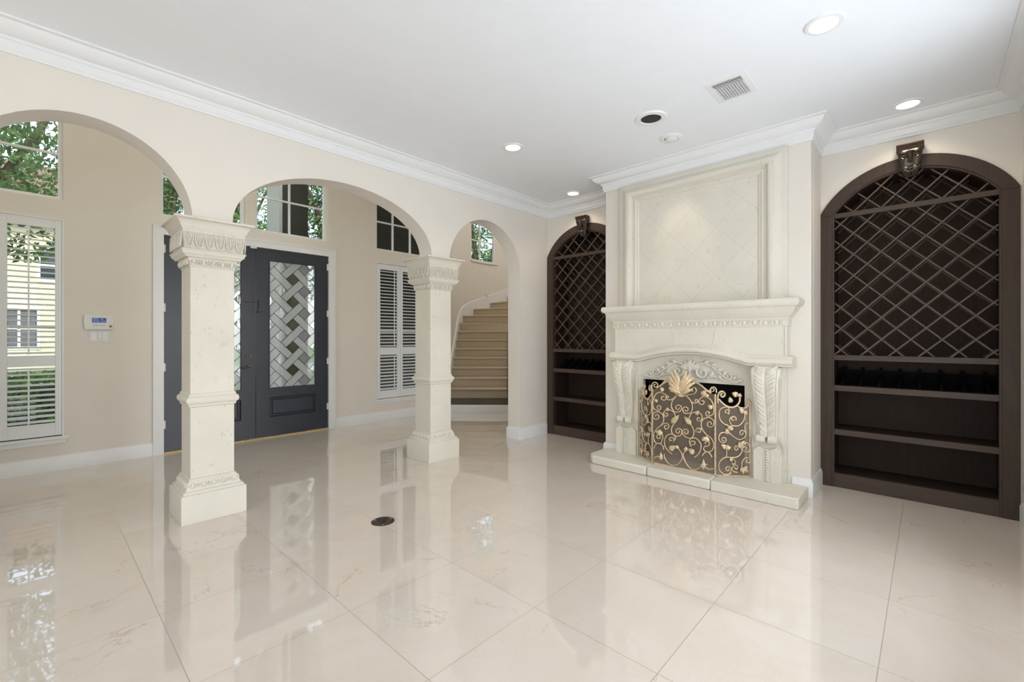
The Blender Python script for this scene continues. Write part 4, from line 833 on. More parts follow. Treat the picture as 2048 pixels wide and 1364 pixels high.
# bead strip, cove and shelf, with returns
def mantel_sweep(prof, y0, y1, name, bev=0):
    m = MB(); m.sweep([Vector((XC + .005, y1)), Vector((4.185, y1)), Vector((4.185, y0)), Vector((XC + .005, y0))], [(-o, z) for o, z in prof] , False)
    return m
mm = MB(); pth = [Vector(p) for p in ((XC + .005, .845), (4.185, .845), (4.185, 2.425), (XC + .005, 2.425))]
mm.sweep(pth, [(-.01, 1.385), (.006, 1.387), (.010, 1.395), (.010, 1.440), (.014, 1.446), (-.01, 1.446)])
for k in range(38):
    y = .862 + (2.408 - .862) * (k + .5) / 38
    if k % 2: mm.ell((4.176, y, 1.418), (.012, .017, .019), 8, 6)
    else: mm.tube([(4.174, y - .012, 1.437), (4.170, y - .004, 1.418), (4.174, y - .012, 1.399)], .0045, 5); mm.tube([(4.174, y + .012, 1.437), (4.170, y + .004, 1.418), (4.174, y + .012, 1.399)], .0045, 5)
mm.build('bead_band', 'stone', fp)
m = MB(); m.sweep(pth, [(-.02, 1.446), (.016, 1.446), (.016, 1.456), (.024, 1.464), (.040, 1.484), (.060, 1.512), (.072, 1.540), (.076, 1.548), (.088, 1.550), (.096, 1.560), (.103, 1.574), (.103, 1.598), (.094, 1.610), (-.02, 1.612)])
m.box(4.19, XC + .005, .85, 2.42, 1.40, 1.611); m.build('mantel_shelf', 'stone', fp)
# acanthus carving above the opening
m = MB(); nv = Vector((1, 0, 0))
def vine(pts, r0, r1, x=4.243, k=5):
    P = catmull([(x, y, z) for y, z in pts], k); n = len(P)
    m.tube(P, [r0 + (r1 - r0) * i / (n - 1) for i in range(n)], 8)
def lobe(y, z, dy, dz, r, x=4.240):
    n = 7; P = [(x - .006 * math.sin(PI * i / (n - 1)), y + dy * i / (n - 1), z + dz * i / (n - 1)) for i in range(n)]
    m.tube(P, [max(.0015, r * math.sin(PI * (.15 + .85 * i / (n - 1)))) for i in range(n)], 8, flat=(nv, .75))
for s_ in (-1, 1):
    Y = lambda d: YM + .015 + s_ * d
    # large inner scroll
    spr = [(Y(.115 + (.052 - .0036 * i) * math.cos(i * .6 + PI)), .965 + (.052 - .0036 * i) * math.sin(i * .6 + PI)) for i in range(13)]
    vine(spr, .014, .006, 4.238, 3)
    vine([(Y(.06), .955), (Y(.07), 1.03), (Y(.13), 1.055), (Y(.20), 1.025), (Y(.26), .975), (Y(.33), .925), (Y(.41), .905), (Y(.46), .918)], .013, .006)
    vine([(Y(.16), .925), (Y(.22), .935), (Y(.28), .915), (Y(.36), .897), (Y(.43), .896)], .010, .006)
    sp2 = [(Y(.345 + (.028 - .0026 * i) * math.cos(i * .7 - 1)), .948 + (.028 - .0026 * i) * math.sin(i * .7 - 1)) for i in range(9)]
    vine(sp2, .009, .004, 4.24, 3)
    for a, b, c, d, r in ((.13, 1.05, .05, .035, .016), (.19, 1.03, .055, .030, .015), (.24, .99, .06, .022, .014), (.30, .95, .03, .045, .014), (.38, .915, .03, .04, .013), (.42, .905, .05, .012, .012),
                          (.20, .985, .02, -.05, .013), (.26, .95, .03, -.04, .012), (.17, .95, .05, .0, .012)):
        lobe(Y(a), b, s_ * c, d, r)
    for q, (dy, dz) in enumerate(((.012, .10), (.040, .092), (.066, .072), (.085, .045))):
        lobe(Y(.004 + q * .006), .985, s_ * dy, dz, .017 - q * .001, 4.236)
lobe(YM + .015, .955, 0, .145, .016, 4.232); lobe(YM + .015, .895, 0, .07, .02, 4.236)
m.build('acanthus_carving', 'stone', fp)
# firebox lining and hearth floor
m = MB(); x1 = XB - .02
m.box(XC + .01, x1, 1.12, 1.178, .02, .95); m.box(XC + .01, x1, 2.145, 2.20, .02, .95); m.box(x1, x1 + .02, 1.12, 2.20, .02, .95); m.box(XC + .01, x1, 1.178, 2.145, .87, .95)
m.build('firebox', 'soot', fp)
m = MB(); m.box(XC + .012, x1, 1.178, 2.145, .02, .10); m.build('firebox_floor', simple('ash_grey_firebrick', (.34, .31, .29), .9, 0, 14, .15), fp)
# overmantel: bolection frame and diagonal tile panel
om = thing('overmantel', (XC, YM, 1.61), 'limestone overmantel panel with diagonal tiles in a moulded frame above the mantel', 'wall panel')
m = MB(); m.box(XC - .022, XC + .01, 1.05, 2.23, 1.612, 2.72); m.build('tile_panel', 'stonep', om)
fpro = [(0, -.01), (.0, .034), (.012, .040), (.040, .042), (.052, .048), (.075, .066), (.098, .080), (.118, .084), (.136, .076), (.150, .056), (.156, .040), (.170, .038), (.178, .046), (.192, .046), (.200, .034), (.214, .034), (.222, .020), (.232, .020), (.232, -.01)]
y0, y1, zt = .858, 2.418, 2.888
m = MB(); vs = []
for (py, pz, sy, sz) in ((y0, 1.612, 1, 0), (y0, zt, 1, -1), (y1, zt, -1, -1), (y1, 1.612, -1, 0)):
    for o, h in fpro: vs.append((XC - h, py + sy * o, pz + sz * o * .86))
k = len(fpro); m.add(vs, [(i*k+j, i*k+j+1, (i+1)*k+j+1, (i+1)*k+j) for i in range(3) for j in range(k-1)] + [tuple(range(k)), tuple(3*k+j for j in range(k))])
m.build('moulded_frame', 'stone', om)

# ------------------------------------------------------------------ fire screen
fs = thing('fire_screen', (4.06, 1.66, HZ), 'antique gold three-panel fire screen with scrollwork standing on the hearth', 'fire screen')
XS = 4.06; RT = .0054
def leafblob(mb, a, b, w, T):
    """small acanthus leaf from a to b: three tapering lobes"""
    a = Vector((a[0], a[1])); b = Vector((b[0], b[1])); d = b - a; L = max(d.length, .02); d = d / max(d.length, 1e-6); n_ = Vector((-d.y, d.x))
    w = w * 1.7
    for off, ln, r, cv in ((0, 1.0, .34, 0), (.55, .80, .26, .5), (-.55, .80, .26, -.5), (.9, .5, .18, .8), (-.9, .5, .18, -.8)):
        P = []
        for i in range(6):
            t_ = i / 5; p = a + d * (L * ln * t_) + n_ * (w * off * .55 * math.sin(t_ * 1.9)) 
            P.append(T(p.x, p.y, .006 + .004 * math.sin(t_ * PI)))
        mb.tube(P, [max(.0015, w * r * s_) for s_ in (.45, .8, 1, .95, .7, .25)], 6)
Tm = lambda y, z, h=0: Vector((XS - h, y, z))
md = bpy.data.objects.new('center_panel', None)
def scroll_set(name, lists, T, parent, r=RT, k=1):
    m = MB()
    for l in lists:
        P = [T(v[0], v[1]) for v in catmull([(a, b, 0) for a, b in l], 4 if len(l) > 9 else 6)]
        m.tube(P, r, 7)
    return m
m = MB()
ya, yb_ = 1.363, 1.944
for y in (ya, yb_): m.box(XS - .006, XS + .006, y - .006, y + .006, HZ, .80)
m.box(XS - .006, XS + .006, ya, yb_, HZ, HZ + .013)
ap = [(1.900, .812), (1.862, .838), (1.82, .868), (1.77, .893), (1.70, .902), (1.60, .902), (1.53, .890), (1.48, .862), (1.44, .830), (1.405, .806)]
m.tube([Tm(v[0], v[1]) for v in catmull([(a, b, 0) for a, b in ap], 4)], .0075, 8)
cp_ = m.build('center_panel', 'gold', fs)
m = scroll_set('s', SCR_MID + SCR_BAR, Tm, cp_); m.build('scrollwork', 'gold', cp_)
for a, b, w in LEAF_MID: m = MB(); leafblob(m, a, b, w, Tm); m.build('leaf_ornament', 'gold', cp_)
m = MB()     # large crest
cy, cz = 1.655, .775
for i, a in enumerate((-62, -47, -33, -20, -8, 8, 20, 33, 47, 62)):
    L = .235 - .0011 * abs(a) - (.028 if abs(a) > 50 else 0); s_ = math.sin(R(a)); c_ = math.cos(R(a)); P = []
    for j in range(9):
        t_ = j / 8; wv = .006 * math.sin(t_ * 9 + i); bend = .5 * t_ * t_ * .055 * (1 if a > 0 else -1)
        P.append(Vector((XS - .012 - .030 * math.sin(t_ * 2.2), cy + s_ * L * t_ * .72 + bend * c_ + wv * c_, cz + c_ * L * t_ - abs(bend) * .5)))
    m.tube(P, [.009, .014, .018, .0195, .0195, .0185, .017, .015, .008], 7)
    m.ell(P[-1], (.012, .014, .013), 7, 5)
    m.ell(P[-3] + Vector((-.006, .012 * (1 if a > 0 else -1), 0)), (.008, .010, .012), 6, 5)
for i in range(7):
    a = R(-75 + 25 * i); m.tube([(XS - .020, cy, cz + .005), (XS - .036, cy + .03 * math.sin(a), cz + .035 * math.cos(a) + .012), (XS - .030, cy + .062 * math.sin(a), cz + .062 * math.cos(a) + .010)], [.008, .011, .005], 7)
m.box(XS - .03, XS - .004, cy - .020, cy + .020, cz - .022, cz + .004)
m.build('acanthus_crest', 'gold', cp_)
m = MB(); mp_ = [(ya, HZ + .01)] + [(1.944, HZ + .01), (1.944, .79)] + ap + [(1.363, .79)]
m.add([(XS + .006, a, b) for a, b in [(ya, HZ + .01), (yb_, HZ + .01), (yb_, .79)] + ap + [(ya, .79)]], [tuple(range(4 + len(ap) ))]); m.build('wire_mesh', 'mesh', cp_)
def wing(P0, ud, nm):
    T = lambda s, z, h=0: Vector((P0[0] + ud[0] * s - ud[1] * h * nm, P0[1] + ud[1] * s + ud[0] * h * nm, z))
    m = MB(); s0, s1 = .012, .297
    for s_, z in ((s0, .80), (s1, .715)):
        m.tube([T(s_, HZ), T(s_, z)], .006, 6)
    m.tube([T(s0, HZ + .006), T(s1, HZ + .006)], .006, 6)
    top = [(.030, .770), (.060, .722), (.10, .702), (.15, .690), (.19, .690), (.24, .682), (.297, .700)]
    w = m.build('side_panel', 'gold', fs)
    m = MB()
    for l in SCR_WING[1:]:
        P = [T(v[0], v[1]) for v in catmull([(a, b, 0) for a, b in l], 4 if len(l) > 9 else 6)]
        m.tube(P, RT * (1.5 if l in (SCR_WING[1], SCR_WING[2]) else 1), 7)
    m.build('scrollwork', 'gold', w)
    for a, b, wd in LEAF_WING: m = MB(); leafblob(m, a, b, wd * .72, T); m.build('leaf_ornament', 'gold', w)
    m = MB(); m.add([T(s, z, -.006) for s, z in [(s0, HZ + .01), (s1, HZ + .01)] + [(a, b - .003) for a, b in reversed(top)] + [(s0, .77)]], [tuple(range(10))]); m.build('wire_mesh', 'mesh', w)
L_ = math.hypot(.185, .247); ud = (.185 / L_, -.247 / L_)
wing((4.063, 1.374), ud, -1)
wing((4.063, 1.933), (.185 / L_, .247 / L_), 1)

# ------------------------------------------------------------------ wine-rack bookcases
def bookcase(yc, label, scallop):
    t = thing('wine_rack_bookcase', (XB, yc, 0), label, 'bookcase', 'built-in arched wine-rack bookcases beside the fireplace')
    ho, hi = .588, .500; xf = XB - .016; zs, zp = 2.365, 2.734; zi, zq = 2.352, 2.640
    ro = (ho**2 + (zp - zs)**2) / (2 * (zp - zs)); ri = (hi**2 + (zq - zi)**2) / (2 * (zq - zi))
    def aring(h, r, z1, zb, n, sg=1):
        a = math.degrees(math.asin(h / r)); return [(yc + sg * r * math.sin(R(-a + 2 * a * i / n)), z1 - r + r * math.cos(R(-a + 2 * a * i / n))) for i in range(n + 1)]
    m = MB()
    for s_ in (-1, 1): m.box(xf, XB + .03, yc + s_ * hi, yc + s_ * ho, 0.0, zi)
    so = aring(ho, ro, zp, zs, 32); si = aring(hi, ri, zq, zi, 32)
    m.prism([(yc - ho, zi)] + so + [(yc + ho, zi), (yc + hi, zi)] + si[::-1] + [(yc - hi, zi)], lambda a, b, h: (h, a, b), xf, XB + .03)
    m.build('face_frame', 'wood', t, bevel=.004)
    # inner stop moulding
    hj = hi - .014; rj = (hj**2 + (zq - .014 - zi)**2) / (2 * (zq - .014 - zi)); sj = aring(hj, rj, zq - .014, zi, 32)
    m = MB()
    for s_ in (-1, 1): m.box(xf + .008, XB + .05, yc + s_ * hj, yc + s_ * (hi + .001), .0, zi)
    m.prism([(yc - hi - .001, zi)] + si + [(yc + hi + .001, zi), (yc + hj, zi)] + sj[::-1] + [(yc - hj, zi)], lambda a, b, h: (h, a, b), xf + .008, XB + .05)
    m.build('inner_moulding', 'wood', t)
    xb = XB + .36
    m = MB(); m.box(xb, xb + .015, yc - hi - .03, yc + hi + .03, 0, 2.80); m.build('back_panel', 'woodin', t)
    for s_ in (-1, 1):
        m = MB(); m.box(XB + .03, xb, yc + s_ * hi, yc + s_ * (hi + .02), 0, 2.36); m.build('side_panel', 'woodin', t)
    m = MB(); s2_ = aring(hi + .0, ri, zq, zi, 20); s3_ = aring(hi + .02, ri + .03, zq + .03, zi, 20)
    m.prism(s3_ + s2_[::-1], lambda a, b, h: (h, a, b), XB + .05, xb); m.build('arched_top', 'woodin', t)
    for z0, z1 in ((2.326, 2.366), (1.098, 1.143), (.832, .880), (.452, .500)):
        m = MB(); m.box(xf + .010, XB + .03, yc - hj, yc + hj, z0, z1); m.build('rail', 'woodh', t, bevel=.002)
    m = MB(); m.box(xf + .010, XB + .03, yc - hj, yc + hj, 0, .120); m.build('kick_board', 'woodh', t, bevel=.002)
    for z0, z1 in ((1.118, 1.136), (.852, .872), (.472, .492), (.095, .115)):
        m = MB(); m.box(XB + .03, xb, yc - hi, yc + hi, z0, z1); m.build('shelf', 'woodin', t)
    # lattice, two layers
    Rr, zc_ = rj, zq - .014 - rj
    def inside(u, z): return abs(u) <= hj and z >= 1.138 and (z <= zi or u * u + (z - zc_)**2 <= Rr * Rr)
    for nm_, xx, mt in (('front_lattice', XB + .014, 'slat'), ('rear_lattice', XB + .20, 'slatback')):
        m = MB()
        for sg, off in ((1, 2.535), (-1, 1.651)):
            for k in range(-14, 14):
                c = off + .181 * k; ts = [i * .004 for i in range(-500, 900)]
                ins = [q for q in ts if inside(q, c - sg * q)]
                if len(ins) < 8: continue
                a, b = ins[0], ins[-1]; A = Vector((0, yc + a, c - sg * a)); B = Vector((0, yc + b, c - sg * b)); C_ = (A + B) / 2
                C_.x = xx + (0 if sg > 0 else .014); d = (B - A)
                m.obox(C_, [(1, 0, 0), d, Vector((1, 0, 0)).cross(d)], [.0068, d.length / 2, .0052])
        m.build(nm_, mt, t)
    # bottle cradle under the lattice
    m = MB(); n = 8 if not scallop else 9; x_ = xb - .075
    if scallop:
        pr_ = []
        for i in range(n):
            a = yc - hi + (2 * hi) * i / n; w = 2 * hi / n
            pr_ += [(a, 1.005), (a + w * .12, 1.002), (a + w * .3, .975), (a + w * .5, .965), (a + w * .7, .975), (a + w * .88, 1.002)]
        m.prism([(yc - hi, .872)] + pr_ + [(yc + hi, 1.005), (yc + hi, .872)], lambda a, b, h: (h, a, b), x_, x_ + .018)
    else:
        m.box(x_, x_ + .018, yc - hi, yc + hi, .872, 1.000)
        for i in range(n): y = yc - hi + 2 * hi * (i + .5) / n; m.box(x_ - .010, x_ + .018, y - .011, y + .011, .872, 1.030)
    for i in range(n):
        y = yc - hi + 2 * hi * (i + (.5 if not scallop else 1)) / n
        if y < yc + hi - .02: m.prism([(XB + .05, .880), (XB + .05, .905), (x_, .985), (x_, .872)], lambda a, b, h: (a, h, b), y - .008, y + .008)
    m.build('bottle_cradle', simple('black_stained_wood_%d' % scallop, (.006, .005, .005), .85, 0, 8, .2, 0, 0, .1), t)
    # carved keystone bracket
    kc = yc - .008; zt = 2.812
    m = MB(); m.prism([(.0, zt - .048), (.062, zt - .048), (.066, zt - .040), (.078, zt - .018), (.088, zt - .010), (.088, zt), (0, zt)], lambda a, b, h: (xf + .002 - a, h, b), kc - .082, kc + .082)
    kb = m.build('keystone_bracket', 'wood', t, bevel=.003)
    m = MB()
    prof = [(.068, zt - .048), (.076, zt - .070), (.072, zt - .095), (.056, zt - .125), (.042, zt - .150), (.038, zt - .165), (.046, zt - .180), (.046, zt - .195), (.036, zt - .212), (.018, zt - .235), (.006, zt - .245)]
    vs = []; us = [-1, -.9, -.6, -.3, 0, .3, .6, .9, 1]
    for d, z in prof:
        w = .076 - .020 * min(1, (zt - .048 - z) / .13) - .016 * max(0, (zt - .19 - z) / .05)
        for u in us: vs.append((xf - d + (.008 if abs(u) > .95 else 0) + .004 * math.cos(u * 6), kc + u * w, z))
    k = len(us); m.add(vs, [(i*k+j, i*k+j+1, (i+1)*k+j+1, (i+1)*k+j) for i in range(len(prof)-1) for j in range(k-1)], None, True)
    for e in (0, k - 1):
        v2 = []
        for i in range(len(prof)): p = vs[i*k+e]; v2 += [p, (xf + .01, p[1], p[2])]
        m.add(v2, [(2*i, 2*i+1, 2*i+3, 2*i+2) for i in range(len(prof)-1)])
    for s_ in (-1, 1):
        for q, (a, b, r) in enumerate(((.020, .055, .0075), (.028, .075, .0075), (.034, .096, .007))):
            P = [Vector((xf - .078 + q * .004, kc + s_ * .010, zt - a - .040)), Vector((xf - .086 + q * .005, kc + s_ * .036, zt - b - .022)), Vector((xf - .080 + q * .006, kc + s_ * .060, zt - a - .046)), Vector((xf - .066, kc + s_ * .070, zt - a - .040))]
            m.tube(catmull(P, 3), [.004] + [r] * 8 + [.004], 6)
        m.tube([(xf - .05, kc + s_ * .056, zt - .12), (xf - .034, kc + s_ * .050, zt - .165)], .005, 6)
        m.ell((xf - .040, kc + s_ * .054, zt - .188), (.020, .012, .018), 8, 6)
        for q in range(3): m.ell((xf - .036 + q * .007, kc + s_ * (.028 - q * .006), zt - .205 - q * .013), (.014, .011, .010), 8, 6)
    m.tube([(xf - .084, kc, zt - .060), (xf - .082, kc, zt - .100), (xf - .062, kc, zt - .135)], [.014, .015, .010], 8)
    m.box(xf - .062, xf - .04, kc - .016, kc + .016, zt - .142, zt - .134)
    m.ell((xf - .044, kc, zt - .190), (.022, .020, .014), 8, 6); m.ell((xf - .030, kc, zt - .225), (.016, .010, .016), 8, 6)
    m.build('acanthus_scroll', 'bronze', kb)
    return t
bookcase(.117, 'large dark arched wine-rack bookcase right of the fireplace', False)
bookcase(3.190, 'dark arched wine-rack bookcase left of the fireplace, partly hidden by the chimney breast', True)

# ------------------------------------------------------------------ ceiling fixtures
def recessed(x, y, label, ro=.094, ri=.066):
    t = thing('recessed_light', (x, y, ZC), label, 'ceiling light', 'lit recessed ceiling lights')
    m = MB(); m.lathe([(ro, .001), (ro, -.004), (ro - .004, -.008), (ri + .006, -.010), (ri, -.006), (ri, .0)], (x, y, ZC), 40); m.build('trim_ring', 'trim', t)
    m = MB(); m.lathe([(ri - .0005, -.005), (ri - .0005, -.0072)], (x, y, ZC), 40); m.build('lens', 'lamp', t)
    l = bpy.data.lights.new('downlight', 'SPOT'); l.energy = 21; l.spot_size = R(125); l.spot_blend = .8; l.shadow_soft_size = .06; l.color = (1, .84, .64)
    o = bpy.data.objects.new('downlight', l); COL.objects.link(o); o.location = (x, y, ZC - .02); return t
recessed(3.014, .429, 'largest lit recessed ceiling light, near the top right of the photo')
recessed(4.482, .117, 'lit recessed ceiling light above the right bookcase')
recessed(3.018, 2.805, 'lit recessed ceiling light above the middle of the arcade side of the room')
recessed(4.486, 3.170, 'smallest lit recessed ceiling light, above the left bookcase')
t = thing('eyeball_light', (3.83, 1.661, ZC), 'unlit white eyeball spot in the ceiling in front of the overmantel', 'ceiling light')
x, y = 3.83, 1.661
m = MB(); m.lathe([(.096, .001), (.096, -.004), (.090, -.009), (.062, -.011), (.058, -.006), (.058, 0)], (x, y, ZC), 40); m.build('trim_ring', 'trim', t)
m = MB(); m.ell((x + .008, y, ZC + .004), (.056, .056, .030), 24, 14); m.build('eyeball', 'spring', t)
l = bpy.data.lights.new('overmantel_fill', 'SPOT'); l.energy = 10; l.spot_size = R(50); l.spot_blend = .9; l.shadow_soft_size = .04; l.color = (1, .86, .68)  # added spot brightening the overmantel; the eyeball fixture itself is unlit
o = bpy.data.objects.new('overmantel_fill', l); COL.objects.link(o); o.location = (3.85, 1.72, ZC - .05); o.rotation_euler = (Vector((XC, 1.76, 2.1)) - Vector((3.85, 1.72, ZC - .05))).to_track_quat('-Z', 'Y').to_euler()
x, y = 3.371, 1.627
t = thing('ceiling_speaker', (x, y, ZC), 'round ceiling speaker with black grille and white rim', 'speaker')
m = MB(); m.lathe([(.122, .001), (.122, -.004), (.117, -.010), (.082, -.012), (.078, -.006), (.078, 0)], (x, y, ZC), 48); m.build('rim', 'trim', t)
m = MB(); m.lathe([(.0, -.004), (.078, -.004), (.078, -.0045), (.0, -.009)], (x, y, ZC), 48); m.build('grille', 'speaker', t)
t = thing('air_vent', (3.35, 1.015, ZC), 'white louvred air supply vent in the ceiling', 'air vent')
x0, x1, y0, y1 = 3.182, 3.515, .884, 1.146
m = MB(); w = .036; zb = ZC - .008
m.sweep([Vector(p) for p in ((x0, y0), (x1, y0), (x1, y1), (x0, y1))], [(0, ZC + .001), (0, ZC - .003), (w - .004, zb), (w, zb), (w, ZC + .001)], True); m.build('vent_frame', 'trim', t)
m = MB(); m.box(x0 + w, x1 - w, y0 + w, y1 - w, ZC - .0012, ZC + .001); m.build('duct_opening', simple('grey_duct_shadow', (.45, .45, .45), .8), t)
n = 11
for i in range(n):
    yy = y0 + w + (y1 - y0 - 2 * w) * (i + .5) / n; m = MB(); m.obox(((x0 + x1) / 2 + .028, yy, ZC - .0065), [(1, 0, 0), (0, 1, .55), (0, -.55, 1)], [(x1 - x0) / 2 - w - .028, .0086, .0012]); m.build('vane', 'trim', t)
for xx in (x0 + w + .012, x0 + w + .036):
    m = MB(); m.obox((xx, (y0 + y1) / 2, ZC - .0065), [(0, 1, 0), (1, 0, .6), (.6, 0, -1)], [(y1 - y0) / 2 - w, .0075, .0010]); m.build('vane', 'trim', t)

# ------------------------------------------------------------------ alarm keypad and switches
t = thing('alarm_keypad', (.456, YD, 1.445), 'white alarm keypad with blue screen on the wall between left window and door', 'alarm keypad')
m = MB(); m.prism([(.350, 1.378), (.353, 1.372), (.562, 1.372), (.566, 1.378), (.570, 1.45), (.566, 1.520), (.560, 1.526), (.352, 1.526), (.346, 1.520), (.342, 1.45)], lambda a, b, h: (a, h, b), YD - .028, YD); kp = m.build('housing', 'plastic', t, bevel=.004, seg=3)
m = MB(); m.box(.404, .512, YD - .0295, YD - .027, 1.445, 1.492); sc_ = m.build('screen', 'lcd', t)
m = MB()
random.seed(3)
for r_, (za, n) in enumerate(((1.4765, 9), (1.456, 11))):
    for i in range(n): 
        xx = .411 + i * .0088; 
        if random.random() > .2: m.box(xx, xx + .0055, YD - .0302, YD - .0294, za, za + .0075)
m.build('characters', 'lcdtext', sc_)
for xx in (.418, .442, .470, .494):
    m = MB(); m.ell((xx, YD - .028, 1.415), (.009, .004, .006), 10, 6); m.build('button', simple('lit_blue_button', (.45, .52, .75), .4) if xx == .418 else M['lit_blue_button'] if 'lit_blue_button' in M else bpy.data.materials['lit_blue_button'], t)
m = MB(); m.ell((.545, YD - .028, 1.408), (.013, .005, .013), 12, 6); m.build('round_button', simple('grey_button', (.30, .27, .25), .5), t)
t = thing('switch_plate', (.461, YD, 1.305), 'clear double light switch plate just below the alarm keypad', 'light switch')
m = MB(); m.box(.378, .545, YD - .006, YD, 1.243, 1.368); m.build('plate', 'plastic', t, bevel=.002)
for xx in (.418, .505):
    m = MB(); m.box(xx - .022, xx + .022, YD - .0105, YD - .005, 1.262, 1.350); m.build('rocker', 'trim', t, bevel=.002)
m = MB(); m.box(.450, .474, YD - .016, YD - .005, 1.285, 1.350); m.build('slider', 'trim', t, bevel=.002)

# ------------------------------------------------------------------ floor box
t = thing('floor_outlet', (1.680, 2.812, 0), 'round dark bronze outlet cover set in the marble floor', 'floor outlet')
m = MB(); m.lathe([(.080, -.001), (.080, .002), (.076, .0035), (.0, .0036)][:3] + [(.050, .0036), (.048, .0028), (.0001, .0028)], (1.680, 2.812, 0), 48); m.build('cover', 'bronze', t)
m = MB(); m.box(1.655, 1.705, 2.790, 2.797, .0025, .0045); m.box(1.655, 1.705, 2.826, 2.833, .0025, .0045); m.lathe([(.012, .0025), (.012, .005), (.0001, .005)], (1.68, 2.812, 0), 16); m.build('outlet_lid', 'black', t)
for a in (0, 120, 240):
    m = MB(); m.lathe([(.006, .003), (.006, .0045), (.0001, .0045)], (1.68 + .064 * math.cos(R(a)), 2.812 + .064 * math.sin(R(a)), 0), 12); m.build('screw', 'brass', t)

# ------------------------------------------------------------------ outdoors
m = MB(); m.add([(-60, 6.36, -.12), (60, 6.36, -.12), (60, 60, -.12), (-60, 60, -.12)], [(0, 1, 2, 3)]); S(m.build('ground', 'lawn'))
m = MB(); m.box(-60, 60, 18, 24, -.12, -.08); tag(m.build('road', 'road'), kind='structure')
m = MB(); m.box(.2, 3.9, 6.36, 9.0, -.12, -.02); S(m.build('porch_floor', 'road'))
t = thing('porch_column', (3.0, 8.0, -.02), 'square porch column outside the transom, shaded front and lit side put into the colours', 'porch column')
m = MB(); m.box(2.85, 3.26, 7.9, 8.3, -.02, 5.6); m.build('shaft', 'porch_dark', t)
m = MB(); m.box(2.80, 2.85, 7.93, 8.5, -.02, 5.6); m.build('lit_side', 'porch_lit', t)  # lit side of the same column as a separate lighter box
m = MB(); m.box(4.02, 5.6, 7.35, 7.45, -.1, 4.6)
for i in range(16): m.box(4.015, 5.6, 7.335, 7.35, -.1 + .3 * i + .01, .19 + .3 * i)
tag(m.build('garden_wall', 'porch_dark'), 'dark boarded wing wall outside the windows right of the front door', 'exterior wall')
def leaves(mb, c, r, n, s):
    for _ in range(n):
        while True:
            v = Vector((random.uniform(-1, 1), random.uniform(-1, 1), random.uniform(-1, 1)))
            if .25 < v.length < 1: break
        v = v.normalized() * (v.length ** .45); p = Vector((c[0] + v.x * r[0], c[1] + v.y * r[1], c[2] + v.z * r[2]))
        a = Vector((random.gauss(0, 1), random.gauss(0, 1), random.gauss(0, 1))).normalized(); b = a.orthogonal().normalized(); q = s * random.uniform(.6, 1.3)
        mb.add([p - a * q, p + b * q * .45, p + a * q, p - b * q * .45], [(0, 1, 2, 3)])
def tree(x, y, h, rad, label, n=2600, s=.16):
    t = thing('tree', (x, y, -.12), label, 'tree', 'trees beyond the entry wall')
    m = MB(); m.tube([(x, y, -.12), (x + .1, y, h * .3), (x - .1, y + .1, h * .6)], [.22, .17, .10], 8)
    for a in range(5): 
        an = a * 1.26; m.tube([(x, y, h * .35), (x + rad * .5 * math.cos(an), y + rad * .5 * math.sin(an), h * .55 + .2 * a), (x + rad * .8 * math.cos(an), y + rad * .8 * math.sin(an), h * .7)], [.10, .06, .03], 6)
    m.build('trunk', 'bark', t)
    m = MB()
    for i in range(14):
        an = i * 2.4; rr = rad * (.2 + .5 * random.random()); leaves(m, (x + rr * math.cos(an), y + rr * math.sin(an), h * (.36 + .045 * i)), (rad * .52, rad * .52, rad * .42), n // 14, s)
    m.build('crown', 'leaf', t)
random.seed(11)
tree(-.8, 12.6, 9.6, 1.75, 'leafy tree seen through the upper left window', 13000, .075)
tree(2.4, 15.8, 8.6, 1.8, 'leafy tree behind the transom over the left door leaf', 12000, .09)
tree(6.0, 12.8, 7.6, 1.75, 'leafy tree behind the right transom, beyond the porch column', 14000, .075)
tree(5.2, 20.6, 11.4, 2.2, 'taller leafy tree between the two transom trees, farther from the house', 13000, .10)
tree(12.3, 13.4, 8.8, 2.1, 'leafy tree outside the curved stair window', 12000, .09)
random.seed(5)
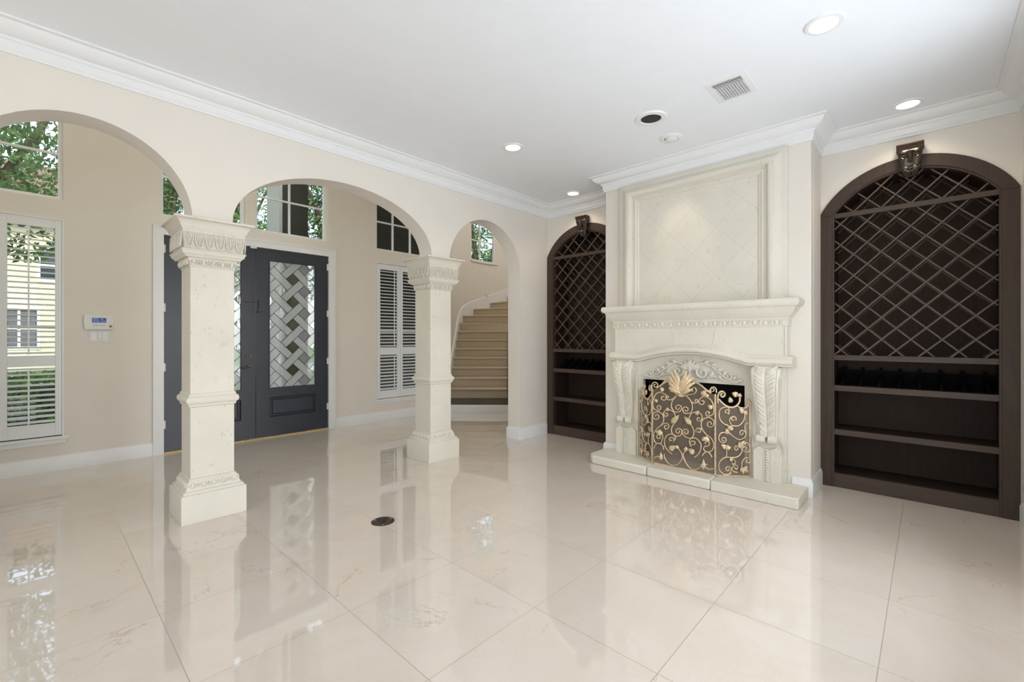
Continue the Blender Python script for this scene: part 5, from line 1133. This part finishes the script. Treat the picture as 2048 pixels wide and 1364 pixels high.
def hedge(x0, x1, y0, y1, z1, label, n):
    t = thing('hedge', ((x0 + x1) / 2, y0, -.12), label, 'hedge')
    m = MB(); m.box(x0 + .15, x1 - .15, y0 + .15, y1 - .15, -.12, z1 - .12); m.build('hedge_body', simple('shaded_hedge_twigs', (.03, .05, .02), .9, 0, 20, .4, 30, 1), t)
    m = MB()
    for _ in range(n):
        p = Vector((random.uniform(x0, x1), random.choice((y0, y0, random.uniform(y0, y1))) + random.uniform(0, .12), random.uniform(-.05, z1)));
        if p.y > y0 + .15: p.z = z1 + random.uniform(-.08, .05)
        a = Vector((random.gauss(0, 1), random.gauss(0, 1), random.gauss(0, 1))).normalized(); b = a.orthogonal().normalized(); q = random.uniform(.03, .06)
        m.add([p - a * q, p + b * q * .5, p + a * q, p - b * q * .5], [(0, 1, 2, 3)])
    m.build('leaves', 'leaf2', t)
hedge(-3.0, .75, 8.0, 8.9, .78, 'clipped green hedge outside the left window', 6000)
# neighbour house
t = thing('neighbour_house', (-2, 27, -.1), 'beige house with shuttered windows across the lawn, seen through the left shutters', 'house')
m = MB(); wall_holes(m, lambda u, tt, z: (u, tt, z), -14, 4.5, -.1, 6.2, [(-2.9, -1.9, .9, 2.4), (-.9, .1, .9, 2.4), (-2.3, -1.3, 3.7, 4.9), (.2, 1.2, 3.7, 4.9), (-6, -5, .9, 2.4), (-6, -5, 3.7, 4.9)], 27, 27.3); m.box(-14, 4.5, 27.3, 33, -.1, 6.2); m.build('house_wall', 'stucco', t)
for a, b, c, d in ((-2.9, -1.9, .9, 2.4), (-.9, .1, .9, 2.4), (-2.3, -1.3, 3.7, 4.9), (.2, 1.2, 3.7, 4.9), (-6, -5, .9, 2.4), (-6, -5, 3.7, 4.9)):
    m = MB(); m.box(a, b, 27.1, 27.2, c, d); w = m.build('window', 'blueglass', t)
    m = MB(); mx_ = (a + b) / 2; mz = (c + d) / 2; m.box(mx_ - .04, mx_ + .04, 27.05, 27.1, c, d); m.box(a, b, 27.05, 27.1, mz - .04, mz + .04); m.box(a - .1, b + .1, 26.95, 27.0, c - .12, c); m.box(a - .1, a, 26.95, 27.0, c, d + .1); m.box(b, b + .1, 26.95, 27.0, c, d + .1); m.box(a, b, 26.95, 27, d, d + .1); m.build('window_frame', 'trim', w)
m = MB(); m.prism([(26.4, 6.1), (27.0, 6.2), (33.3, 6.2), (33.6, 6.1), (30, 9.2)], lambda a, b, h: (h, a, b), -14.5, 5.0); m.build('roof', 'rooftile', t)
